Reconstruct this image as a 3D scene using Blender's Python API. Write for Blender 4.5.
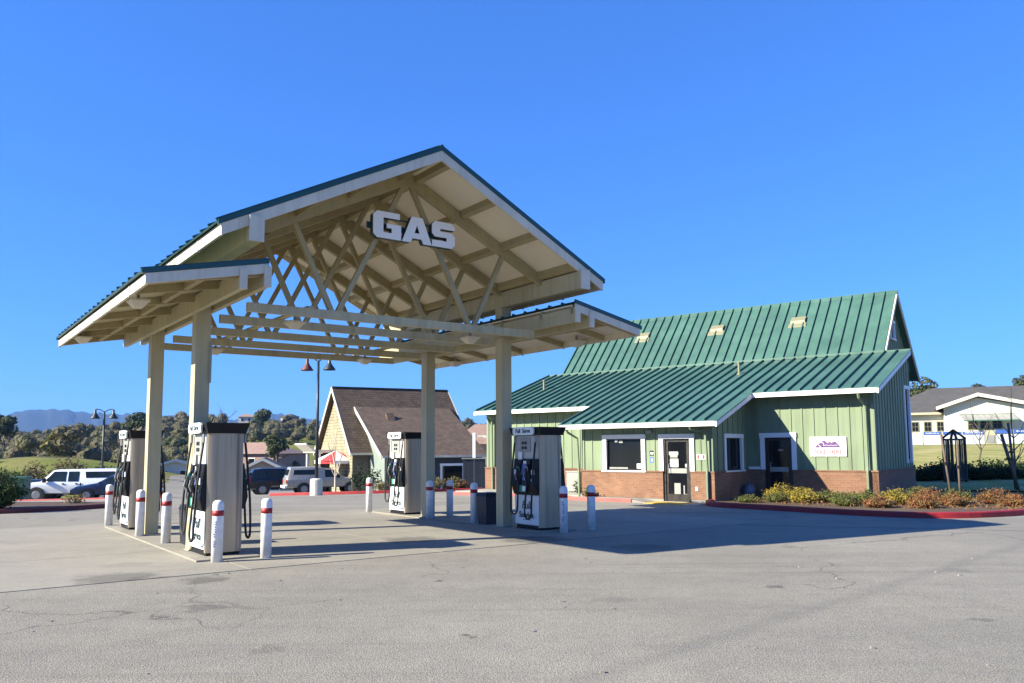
import bpy, bmesh, math, random
from mathutils import Vector, Matrix
R = math.radians
for o in list(bpy.data.objects): bpy.data.objects.remove(o)
scene = bpy.context.scene
COL = scene.collection

# ------------------------------------------------------------------ camera
CAM_H, PITCH, ROLL, FOCAL, CY = 1.72, 0.0960, -0.0067, 817.6, 370.34
cam = bpy.data.cameras.new('camera'); cam_o = bpy.data.objects.new('camera', cam); COL.objects.link(cam_o)
cam.sensor_width = 36; cam.lens = FOCAL / 1024 * 36; cam.clip_start = .1; cam.clip_end = 20000
cam.shift_y = (CY - 341.5) / 1024
fw = Vector((0, math.cos(PITCH), math.sin(PITCH))); up0 = Vector((0, -math.sin(PITCH), math.cos(PITCH))); rt0 = Vector((1, 0, 0))
rt = math.cos(ROLL) * rt0 + math.sin(ROLL) * up0; up = -math.sin(ROLL) * rt0 + math.cos(ROLL) * up0
mw = Matrix((rt, up, -fw)).transposed().to_4x4(); mw.translation = (0, 0, CAM_H); cam_o.matrix_world = mw
scene.camera = cam_o

# ------------------------------------------------------------------ sky, sun, exposure
SUN_EL, SHADOW_AZ = R(29), R(19)          # shadows run to the right and 19 degrees away from the viewer
sun_dir = Vector((-math.cos(SHADOW_AZ) * math.cos(SUN_EL), -math.sin(SHADOW_AZ) * math.cos(SUN_EL), math.sin(SUN_EL)))
world = bpy.data.worlds.new('World'); scene.world = world; world.use_nodes = True
wn = world.node_tree; wn.nodes.clear()
sky = wn.nodes.new('ShaderNodeTexSky'); sky.sky_type = 'NISHITA'; sky.sun_disc = False
sky.sun_elevation = SUN_EL; sky.sun_rotation = math.atan2(sun_dir.x, sun_dir.y)
sky.air_density = 1.0; sky.dust_density = 0.0; sky.ozone_density = 3.0
gam = wn.nodes.new('ShaderNodeGamma'); gam.inputs['Gamma'].default_value = .66      # evens the sky out towards the horizon
hsv = wn.nodes.new('ShaderNodeMix'); hsv.data_type = 'RGBA'; hsv.blend_type = 'MULTIPLY'; hsv.inputs[0].default_value = 1; hsv.inputs[7].default_value = (.215, .565, 1.30, 1)
bg = wn.nodes.new('ShaderNodeBackground'); bg.inputs['Strength'].default_value = 0.117
wo = wn.nodes.new('ShaderNodeOutputWorld')
wn.links.new(sky.outputs[0], gam.inputs['Color']); wn.links.new(gam.outputs[0], hsv.inputs[6]); wn.links.new(hsv.outputs[2], bg.inputs['Color']); wn.links.new(bg.outputs[0], wo.inputs['Surface'])
sl = bpy.data.lights.new('sun', 'SUN'); sl.energy = 5.0; sl.angle = R(.5); sl.color = (1, .935, .74)
so = bpy.data.objects.new('sun', sl); COL.objects.link(so); so.rotation_euler = sun_dir.to_track_quat('Z', 'Y').to_euler()
scene.view_settings.view_transform = 'Standard'; scene.view_settings.look = 'None'
scene.view_settings.exposure = 1.47; scene.view_settings.gamma = 1; scene.view_settings.use_curve_mapping = False

# ------------------------------------------------------------------ mesh helpers
class MB:
    def __init__(s): s.v = []; s.f = []
    def add(s, pts, faces):
        n = len(s.v); s.v += [tuple(p) for p in pts]; s.f += [tuple(i + n for i in f) for f in faces]; return s
    def box(s, a, b):
        (x0, y0, z0), (x1, y1, z1) = [min(p, q) for p, q in zip(a, b)], [max(p, q) for p, q in zip(a, b)]
        return s.hexa([(x0, y0, z0), (x1, y0, z0), (x1, y1, z0), (x0, y1, z0), (x0, y0, z1), (x1, y0, z1), (x1, y1, z1), (x0, y1, z1)])
    def hexa(s, p): return s.add(p, [(3, 2, 1, 0), (4, 5, 6, 7), (0, 1, 5, 4), (1, 2, 6, 5), (2, 3, 7, 6), (3, 0, 4, 7)])
    def beam(s, p0, p1, w, h, upv=(0, 0, 1)):
        p0, p1 = Vector(p0), Vector(p1); d = (p1 - p0).normalized(); u = Vector(upv); sd = d.cross(u)
        if sd.length < 1e-4: sd = d.cross(Vector((0, 1, 0)))
        sd.normalize(); u = sd.cross(d).normalized(); a = sd * w / 2; b = u * h / 2
        return s.hexa([p0 - a - b, p0 + a - b, p1 + a - b, p1 - a - b, p0 - a + b, p0 + a + b, p1 + a + b, p1 - a + b])
    def prism(s, poly, vec):
        n = len(poly); v = Vector(vec); P = [Vector(p) for p in poly]
        nrm = Vector((0, 0, 0))
        for i in range(n): nrm += (P[i] - P[0]).cross(P[(i + 1) % n] - P[0])
        if nrm.dot(v) > 0: P.reverse()
        return s.add(P + [p + v for p in P], [tuple(range(n)), tuple(range(2 * n - 1, n - 1, -1))] + [((i + 1) % n, i, i + n, (i + 1) % n + n) for i in range(n)])
    def cyl(s, p0, p1, r0, r1=None, n=10, caps=True):
        r1 = r0 if r1 is None else r1; p0, p1 = Vector(p0), Vector(p1); d = (p1 - p0).normalized()
        a = d.cross(Vector((0, 0, 1))); a = a.normalized() if a.length > 1e-3 else Vector((1, 0, 0)); b = d.cross(a)
        c = [(math.cos(2 * math.pi * i / n), math.sin(2 * math.pi * i / n)) for i in range(n)]
        pts = [p0 + (a * x + b * y) * r0 for x, y in c] + [p1 + (a * x + b * y) * r1 for x, y in c]
        f = [((i + 1) % n, i, i + n, (i + 1) % n + n) for i in range(n)]
        if caps: f += [tuple(range(n)), tuple(range(2 * n - 1, n - 1, -1))]
        return s.add(pts, f)
    def tube(s, path, r, n=6):
        P = [Vector(p) for p in path]; m = len(P); pts = []
        for i, p in enumerate(P):
            d = (P[min(i + 1, m - 1)] - P[max(i - 1, 0)]).normalized(); a = d.cross(Vector((.3, .2, .93)))
            a.normalize(); b = d.cross(a); rr = r[i] if isinstance(r, (list, tuple)) else r
            pts += [p + (a * math.cos(2 * math.pi * k / n) + b * math.sin(2 * math.pi * k / n)) * rr for k in range(n)]
        f = [(j * n + (k + 1) % n, j * n + k, (j + 1) * n + k, (j + 1) * n + (k + 1) % n) for j in range(m - 1) for k in range(n)]
        return s.add(pts, f + [tuple(range(n)), tuple(range(m * n - 1, (m - 1) * n - 1, -1))])
    def lathe(s, prof, n=14, c=(0, 0, 0)):
        pts = [(c[0] + r * math.cos(2 * math.pi * k / n), c[1] + r * math.sin(2 * math.pi * k / n), c[2] + z) for r, z in prof for k in range(n)]
        m = len(prof); f = [(j * n + k, j * n + (k + 1) % n, (j + 1) * n + (k + 1) % n, (j + 1) * n + k) for j in range(m - 1) for k in range(n)]
        return s.add(pts, f + [tuple(range(n - 1, -1, -1)), tuple(range((m - 1) * n, m * n))])
    def mesh(s, name, mat=None, smooth=False, uv=True):
        me = bpy.data.meshes.new(name); me.from_pydata(s.v, [], s.f); me.update()
        if mat: me.materials.append(mat)
        if uv:
            lay = me.uv_layers.new(name='UVMap').data
            for p in me.polygons:
                nx, ny, nz = (abs(c) for c in p.normal)
                for li in p.loop_indices:
                    c = me.vertices[me.loops[li].vertex_index].co
                    lay[li].uv = (c.y, c.z) if nx > ny and nx > nz * .8 else ((c.x, c.z) if ny > nz * .8 else (c.x, c.y))
        if smooth: me.polygons.foreach_set('use_smooth', [True] * len(me.polygons))
        return me
    def build(s, name, mat, parent=None, loc=None, rz=0, smooth=False, uv=True):
        return link(name, s.mesh(name, mat, smooth, uv), parent, loc, rz)
def link(name, me, parent=None, loc=None, rz=0):
    o = bpy.data.objects.new(name, me); COL.objects.link(o)
    if parent: o.parent = parent
    if loc: o.location = loc
    if rz: o.rotation_euler.z = rz
    return o
def tag(o, label=None, cat=None, group=None, kind=None):
    for k, v in (('label', label), ('category', cat), ('group', group), ('kind', kind)):
        if v: o[k] = v
    return o
def thing(name, label, cat, loc=(0, 0, 0), rz=0, group=None):
    return tag(link(name, None, None, loc, rz), label, cat, group)
def copy_tree(o, parent=None):
    c = o.copy(); COL.objects.link(c); c.parent = parent
    for ch in o.children: copy_tree(ch, c)
    return c
def bx(name, mat, parent, a, b): return MB().box(a, b).build(name, mat, parent)
def smooth_by_angle(o, ang=40):
    o.data.set_sharp_from_angle(angle=R(ang)); return o
def text(name, body, size, mat, parent, mtx, extrude=.002, offset=0.0, shear=0):
    cu = bpy.data.curves.new(name, 'FONT'); cu.body = body; cu.size = size; cu.extrude = extrude; cu.offset = offset; cu.shear = shear
    cu.align_x = 'CENTER'; cu.align_y = 'CENTER'; cu.resolution_u = 3
    t = bpy.data.objects.new(name, cu); COL.objects.link(t); bpy.context.view_layer.update()
    me = bpy.data.meshes.new_from_object(t.evaluated_get(bpy.context.evaluated_depsgraph_get()))
    bpy.data.objects.remove(t); me.materials.clear(); me.materials.append(mat)
    o = link(name, me, parent); o.matrix_local = mtx; return o
def basis(x, y, loc):
    x, y = Vector(x).normalized(), Vector(y).normalized(); m = Matrix((x, y, x.cross(y))).transposed().to_4x4(); m.translation = loc; return m

# ------------------------------------------------------------------ materials
def new_mat(name):
    m = bpy.data.materials.new(name); m.use_nodes = True; nt = m.node_tree
    return m, nt, nt.nodes['Principled BSDF']
def node(nt, t, **kw):
    n = nt.nodes.new(t)
    for k, v in kw.items():
        if k in n.inputs: n.inputs[k].default_value = v
        else: setattr(n, k, v)
    return n
def ramp(nt, fac, stops):
    r = nt.nodes.new('ShaderNodeValToRGB'); e = r.color_ramp.elements
    while len(e) < len(stops): e.new(.5)
    for el, (p, c) in zip(e, stops): el.position = p; el.color = (*c, 1) if len(c) == 3 else c
    nt.links.new(fac, r.inputs[0]); return r.outputs[0]
def mixc(nt, fac, a, b, mode='MIX'):
    n = nt.nodes.new('ShaderNodeMix'); n.data_type = 'RGBA'; n.blend_type = mode
    for sock, val in ((n.inputs[0], fac), (n.inputs[6], a), (n.inputs[7], b)):
        if hasattr(val, 'is_output'): nt.links.new(val, sock)
        elif isinstance(val, (tuple, list)): sock.default_value = (*val, 1)[:4]
        else: sock.default_value = val
    return n.outputs[2]
def noise(nt, scale, detail=4, rough=.55, coord='Object', vec=None):
    n = node(nt, 'ShaderNodeTexNoise', Scale=scale, Detail=detail, Roughness=rough)
    if vec is None: vec = nt.nodes.new('ShaderNodeTexCoord').outputs[coord]
    nt.links.new(vec, n.inputs['Vector']); return n.outputs['Fac']
def bump(nt, bsdf, h, strength=.3, dist=.01):
    b = node(nt, 'ShaderNodeBump', Strength=strength, Distance=dist); nt.links.new(h, b.inputs['Height']); nt.links.new(b.outputs[0], bsdf.inputs['Normal'])
def dim(c, k): return tuple(min(1, x * k) for x in c)
def M(name, col, rough=.55, metal=0, var=.12, scale=1.5, bmp=0, bscale=30, coat=0, spec=.5, streak=0):
    m, nt, b = new_mat(name); b.inputs['Roughness'].default_value = rough; b.inputs['Metallic'].default_value = metal
    b.inputs['Coat Weight'].default_value = coat; b.inputs['Specular IOR Level'].default_value = spec
    if var:
        f = noise(nt, scale, 6, .65); nt.links.new(ramp(nt, f, [(.3, dim(col, 1 - var)), (.7, dim(col, 1 + var * .5))]), b.inputs['Base Color'])
        f2 = noise(nt, scale * 4, 3); mr = node(nt, 'ShaderNodeMapRange', **{'From Min': .3, 'From Max': .7, 'To Min': max(0, rough - .1), 'To Max': min(1, rough + .1)})
        nt.links.new(f2, mr.inputs[0]); nt.links.new(mr.outputs[0], b.inputs['Roughness'])
    else: b.inputs['Base Color'].default_value = (*col, 1)
    if streak:
        mp = node(nt, 'ShaderNodeMapping'); mp.inputs['Scale'].default_value = (7, 7, .35); nt.links.new(nt.nodes.new('ShaderNodeTexCoord').outputs['Object'], mp.inputs[0])
        src = b.inputs['Base Color'].links[0].from_socket; fs_ = noise(nt, 1.0, 5, .65, vec=mp.outputs[0])
        nt.links.new(mixc(nt, streak, src, ramp(nt, fs_, [(.32, (.62, .60, .55)), (.5, (1, 1, 1)), (.7, (1.12, 1.12, 1.1))]), 'MULTIPLY'), b.inputs['Base Color'])
    if bmp: bump(nt, b, noise(nt, bscale, 5), bmp)
    return m
MT = {}
MT['cream'] = M('cream paint', (.47, .415, .25), .6, var=.16, scale=.9, bmp=.08, bscale=12, streak=.45)
MT['timber'] = M('olive cream timber paint', (.37, .305, .155), .6, streak=.3, var=.2, scale=1.1, bmp=.1, bscale=14)
MT['canopyroof'] = M('dark teal canopy roof', (.014, .058, .052), .45, var=.2)
MT['trim'] = M('trim paint', (.64, .58, .455), .55, var=.12, bmp=.05, streak=.35)
MT['soffit'] = M('soffit board', (.78, .69, .53), .7, var=.1, scale=.7, bmp=.05)
MT['roof'] = M('green metal roof', (.06, .135, .106), .42, 0, var=.25, scale=.7, spec=.5, bmp=.06, bscale=2.5)
MT['teal'] = M('teal metal edge', (.011, .062, .062), .4, 0, var=.15)
MT['sage'] = M('sage board siding', (.185, .24, .145), .65, var=.16, scale=.8, bmp=.1, bscale=18, streak=.5)
MT['white'] = M('white paint', (.80, .80, .78), .5, var=.06)
MT['plainwhite'] = M('white plastic', (.86, .85, .82), .4, var=.05)
MT['black'] = M('black plastic', (.008, .009, .011), .45, var=.25, spec=.25)
MT['rubber'] = M('black rubber', (.012, .012, .013), .6, var=.2)
MT['dark'] = M('dark bronze metal', (.022, .018, .016), .4, var=.2)
MT['interior'] = M('dark interior', (.02, .02, .022), .8, var=.3)
MT['red'] = M('red paint', (.32, .012, .012), .5, var=.25, scale=4)
MT['redkerb'] = M('red kerb paint', (.30, .014, .018), .6, var=.3, scale=2.2, bmp=.15)
MT['kerb'] = M('concrete kerb', (.26, .245, .22), .85, var=.2, scale=2, bmp=.2)
MT['navy'] = M('dark navy siding', (.022, .03, .045), .6, var=.2)
MT['greygreen'] = M('grey green siding', (.21, .25, .22), .65, var=.12)
MT['brownwall'] = M('brown siding', (.13, .105, .085), .7, var=.2)
MT['beige'] = M('beige stucco', (.36, .28, .21), .8, var=.12, bmp=.1)
MT['beigemetal'] = M('beige vent metal', (.21, .20, .12), .5, var=.1)
MT['galv'] = M('grey utility metal', (.30, .30, .28), .5, var=.15)
MT['post'] = M('weathered dark timber', (.05, .042, .036), .8, var=.35, scale=6)
MT['stake'] = M('lodge pole stake', (.13, .095, .07), .85, var=.3, scale=8)
MT['bark'] = M('bark', (.10, .08, .062), .9, var=.4, scale=3, bmp=.4, bscale=10)
MT['palebark'] = M('pale bark', (.48, .42, .36), .9, var=.25, scale=5)
MT['lampmetal'] = M('dark lamp metal', (.02, .028, .035), .45, var=.2)
MT['lampred'] = M('weathered red lamp shade', (.12, .035, .03), .5, var=.2)
MT['hub'] = M('wheel rim alloy', (.26, .26, .27), .4, .5, var=.1)
MT['tail'] = M('tail lamp', (.35, .012, .012), .25, var=0)
MT['head'] = M('head lamp', (.7, .72, .74), .15, var=0)
MT['green_label'] = M('green label', (.03, .25, .16), .5, var=.1)
MT['blue_label'] = M('blue label', (.03, .12, .5), .5, var=.1)
MT['navyletter'] = M('navy lettering', (.016, .045, .06), .5, var=0)
MT['blueletter'] = M('faded blue lettering', (.06, .08, .3), .6, var=.2, scale=20)
MT['purple'] = M('purple print', (.10, .035, .16), .6, var=.1)
MT['pinkprint'] = M('red print', (.5, .035, .06), .6, var=.1)
MT['paper'] = M('paper notice', (.78, .78, .77), .7, var=.05)
MT['yellow'] = M('yellow warning paint', (.52, .34, .05), .75, var=.3, scale=3)
MT['panel_white'] = M('pump panel white', (.74, .78, .78), .45, var=.05)
MT['pump_grey'] = M('pump grey panel', (.46, .45, .41), .45, var=.1)
MT['bin'] = M('dark bin plastic', (.018, .022, .03), .5, var=.2)
MT['terracotta'] = M('terracotta roof', (.30, .19, .15), .85, var=.25, scale=2)
MT['greyroof'] = M('grey shingle roof', (.075, .07, .066), .85, var=.25, scale=1.2)
MT['stucco'] = M('white stucco', (.6, .57, .49), .8, var=.06)
MT['cream_wall'] = M('cream wall', (.5, .45, .3), .8, var=.08)
MT['banner_white'] = M('white fence mesh', (.6, .62, .64), .7, var=.06)
MT['banner_blue'] = M('blue banner', (.05, .12, .42), .6, var=.15)
MT['utility_green'] = M('utility green metal', (.045, .13, .09), .5, var=.15)
MT['orange'] = M('orange plastic', (.62, .16, .03), .5, var=.15)
MT['umb_red'] = M('red canvas', (.62, .05, .05), .75, var=.12)
MT['umb_white'] = M('white canvas', (.78, .76, .76), .75, var=.05)
def stainless():
    m, nt, b = new_mat('brushed stainless'); b.inputs['Metallic'].default_value = .3
    tc = nt.nodes.new('ShaderNodeTexCoord'); mp = node(nt, 'ShaderNodeMapping'); mp.inputs['Scale'].default_value = (3.6, 3.6, .1)
    nt.links.new(tc.outputs['Object'], mp.inputs[0]); f = noise(nt, 1.6, 6, .6, vec=mp.outputs[0])
    nt.links.new(ramp(nt, f, [(.3, (.20, .155, .10)), (.42, (.38, .305, .205)), (.58, (.44, .355, .245)), (.7, (.2, .15, .095))]), b.inputs['Base Color'])
    b.inputs['Roughness'].default_value = .45; bump(nt, b, f, .12, .02); return m
MT['steel'] = stainless()
def glass_dark(name, col=(.006, .007, .009), rough=.06):
    m, nt, b = new_mat(name); f = noise(nt, .6, 3)
    nt.links.new(ramp(nt, f, [(.35, col), (.7, dim(col, 2.2))]), b.inputs['Base Color']); b.inputs['Roughness'].default_value = rough; b.inputs['Specular IOR Level'].default_value = .22
    bump(nt, b, noise(nt, .9, 2), .02, .05); return m
MT['glass'] = glass_dark('dark window glass'); MT['carglass'] = glass_dark('car glass', (.01, .016, .02), .04)
MT['blueglass'] = glass_dark('hazy blue glass', (.07, .09, .2), .15)
def paint(name, col): return M(name, col, .3, .1, var=.05, coat=.35, spec=.35)
MT['car_white'] = paint('white car paint', (.72, .74, .78)); MT['car_silver'] = paint('silver car paint', (.30, .285, .265))
MT['car_navy'] = paint('navy car paint', (.006, .008, .016)); MT['car_blue'] = paint('blue car paint', (.01, .024, .07))
def brick_mat(name, c1, c2, mortar, bw, rh, ms, strength=.6, var=.25):
    m, nt, b = new_mat(name); tc = nt.nodes.new('ShaderNodeTexCoord')
    br = node(nt, 'ShaderNodeTexBrick', Scale=1.0); br.inputs['Color1'].default_value = (*c1, 1); br.inputs['Color2'].default_value = (*c2, 1); br.inputs['Mortar'].default_value = (*mortar, 1)
    br.inputs['Brick Width'].default_value = bw; br.inputs['Row Height'].default_value = rh; br.inputs['Mortar Size'].default_value = ms; br.inputs['Bias'].default_value = 0
    nt.links.new(tc.outputs['UV'], br.inputs['Vector'])
    f = noise(nt, 2.2, 6); v = ramp(nt, f, [(.3, (1 - var,) * 3), (.7, (1 + var * .3,) * 3)])
    nt.links.new(mixc(nt, 1., br.outputs['Color'], v, 'MULTIPLY'), b.inputs['Base Color']); b.inputs['Roughness'].default_value = .85
    inv = node(nt, 'ShaderNodeMath', operation='SUBTRACT'); inv.inputs[0].default_value = 1; nt.links.new(br.outputs['Fac'], inv.inputs[1])
    bump(nt, b, inv.outputs[0], strength, .01); return m
MT['brick'] = brick_mat('brown brick', (.27, .13, .072), (.205, .09, .05), (.23, .155, .105), .21, .071, .009)
MT['shingle'] = brick_mat('brown shingle', (.125, .082, .052), (.083, .054, .035), (.035, .024, .017), .30, .16, .012, .9, .3)
MT['shingle2'] = brick_mat('light brown shingle', (.155, .104, .07), (.12, .079, .053), (.06, .04, .028), .30, .16, .01, .9, .3)
MT['creamshingle'] = brick_mat('cream shake shingle', (.38, .34, .22), (.28, .25, .16), (.14, .12, .08), .22, .2, .015, .9, .35)
def foliage(name, cols, scale=1.5, trans=.25):
    m, nt, b = new_mat(name); f = noise(nt, scale, 4, .6); n = len(cols)
    st = [(.28 + .44 * i / max(1, n - 1), c) for i, c in enumerate(cols)]
    nt.links.new(ramp(nt, f, st), b.inputs['Base Color']); b.inputs['Roughness'].default_value = .6; b.inputs['Specular IOR Level'].default_value = .15
    if trans:
        tr = nt.nodes.new('ShaderNodeBsdfTranslucent'); nt.links.new(b.inputs['Base Color'].links[0].from_socket, tr.inputs['Color']); mx = nt.nodes.new('ShaderNodeMixShader'); mx.inputs[0].default_value = trans
        nt.links.new(b.outputs[0], mx.inputs[1]); nt.links.new(tr.outputs[0], mx.inputs[2]); nt.links.new(mx.outputs[0], nt.nodes['Material Output'].inputs['Surface'])
    return m
MT['oak'] = foliage('oak leaves', [(.045, .062, .026), (.075, .09, .04), (.10, .11, .055)], .25)
MT['wood'] = foliage('woodland', [(.085, .10, .045), (.115, .12, .06), (.15, .14, .08), (.17, .15, .10), (.10, .112, .055)], .06, .35)
MT['bush'] = foliage('bush leaves', [(.02, .045, .012), (.05, .085, .025), (.09, .12, .035)], 3)
MT['hedge'] = foliage('hedge leaves', [(.012, .03, .012), (.03, .055, .02)], 2)
MT['yellowbush'] = foliage('yellow flowering leaves', [(.10, .105, .02), (.32, .25, .04), (.48, .33, .06)], 4)
MT['redbush'] = foliage('red leaves', [(.17, .05, .03), (.28, .12, .05), (.15, .11, .04), (.36, .2, .09)], 4)
MT['mixbush'] = foliage('olive leaves', [(.06, .085, .025), (.13, .14, .04), (.22, .17, .06)], 4)
MT['drygrass'] = foliage('dry grass', [(.24, .19, .09), (.14, .12, .05), (.30, .25, .13)], 5)
MT['yellowtree'] = foliage('yellowing leaves', [(.20, .17, .05), (.12, .12, .04), (.26, .2, .07)], .6)

# ------------------------------------------------------------------ terrain
def sstep(a, b, x):
    t = max(0., min(1., (x - a) / (b - a))); return t * t * (3 - 2 * t)
def softplus(x, k=2.): return k * math.log1p(math.exp(max(-40, min(40, x / k)))) if x < 80 else x
def T(x, y):
    r = math.hypot(x, y); az = math.degrees(math.atan2(x, y))
    if y < -5: return 0.
    s = .9 * y - .436 * x - 30
    zl = -.045 * softplus(min(s, 78))
    left = 1 - sstep(3, 11, az)
    if r > 120:
        lob = .5 + .5 * math.sin(az * .55 + 2.1)
        top = 7 + 5.5 * sstep(-29.5, -21, az) + .8 * math.sin(az * 1.1)
        zl += (top * sstep(130, 330, r) + .8 * math.sin(x * .05) * math.sin(y * .043) * sstep(130, 170, r)) * (1 - .9 * sstep(420, 1100, r))
    dx, dy = x + 57, y - 100
    zl += 4.9 * math.exp(-(dx / 19) ** 2 - (dy / 15) ** 2) * sstep(66, 84, r)
    right = sstep(13, 21, az)
    zr = .028 * max(0, min(r, 125) - 37)
    return zl * (1 - right) + zr * right
def polar(azs, rs, rmax=None, dz=0., col_from=0):
    mb = MB(); n = len(azs); k = 0
    rings = []
    for i, a in enumerate(azs):
        lim = rmax(a) if rmax else 1e9; row = []
        for r in rs:
            rr = min(r, lim); x, y = rr * math.sin(R(a)), rr * math.cos(R(a)); row.append((x, y, T(x, y) + dz))
        rings.append(row)
    m = len(rs); mb.v = [p for row in rings for p in row]
    for i in range(n - 1):
        for j in range(m - 1):
            a, b, c, d = i * m + j, i * m + j + 1, (i + 1) * m + j + 1, (i + 1) * m + j
            if (Vector(mb.v[a]) - Vector(mb.v[b])).length < 1e-5 and (Vector(mb.v[c]) - Vector(mb.v[d])).length < 1e-5: continue
            mb.f.append((a, d, c, b) if False else (a, b, c, d)[::-1])
    return mb
azs = [-180 + 10 * i for i in range(13)] + [-58 + 2 * i for i in range(8)] + [-42 + .75 * i for i in range(113)] + [44 + 2 * i for i in range(8)] + [60 + 10 * i for i in range(13)]
rs = [0, 3, 6, 9, 12, 15, 18, 21, 24, 27, 30, 33, 36, 39, 42, 46, 50, 54, 58, 62, 66, 70, 75, 80, 86, 92, 98, 104, 110, 118, 126, 134, 142, 152, 164, 176, 190, 205, 220, 240, 260, 280, 300, 320, 340, 370, 400, 450, 520, 620, 800, 1100, 1600, 2400, 3600, 5200, 7500]
def ground_mat():
    m, nt, b = new_mat('hill grass and soil'); b.inputs['Roughness'].default_value = .95; b.inputs['Specular IOR Level'].default_value = .1
    big = noise(nt, .02, 5, .6); mid = noise(nt, .12, 6, .65); fine = noise(nt, 1.6, 4, .7)
    g = ramp(nt, mid, [(.35, (.085, .12, .025)), (.48, (.15, .165, .04)), (.58, (.20, .17, .075)), (.72, (.20, .15, .09))])
    w = ramp(nt, big, [(.45, (.17, .20, .035)), (.58, (.20, .155, .085))])
    c = mixc(nt, .5, g, w); c = mixc(nt, .6, c, ramp(nt, fine, [(.3, (.6, .6, .6)), (.7, (1.1, 1.1, 1.1))]), 'MULTIPLY')
    nt.links.new(c, b.inputs['Base Color']); bump(nt, b, fine, .6, .08); return m
MT['ground'] = ground_mat()
tag(polar(azs, rs).build('ground', MT['ground'], smooth=True, uv=False), kind='structure')

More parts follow.
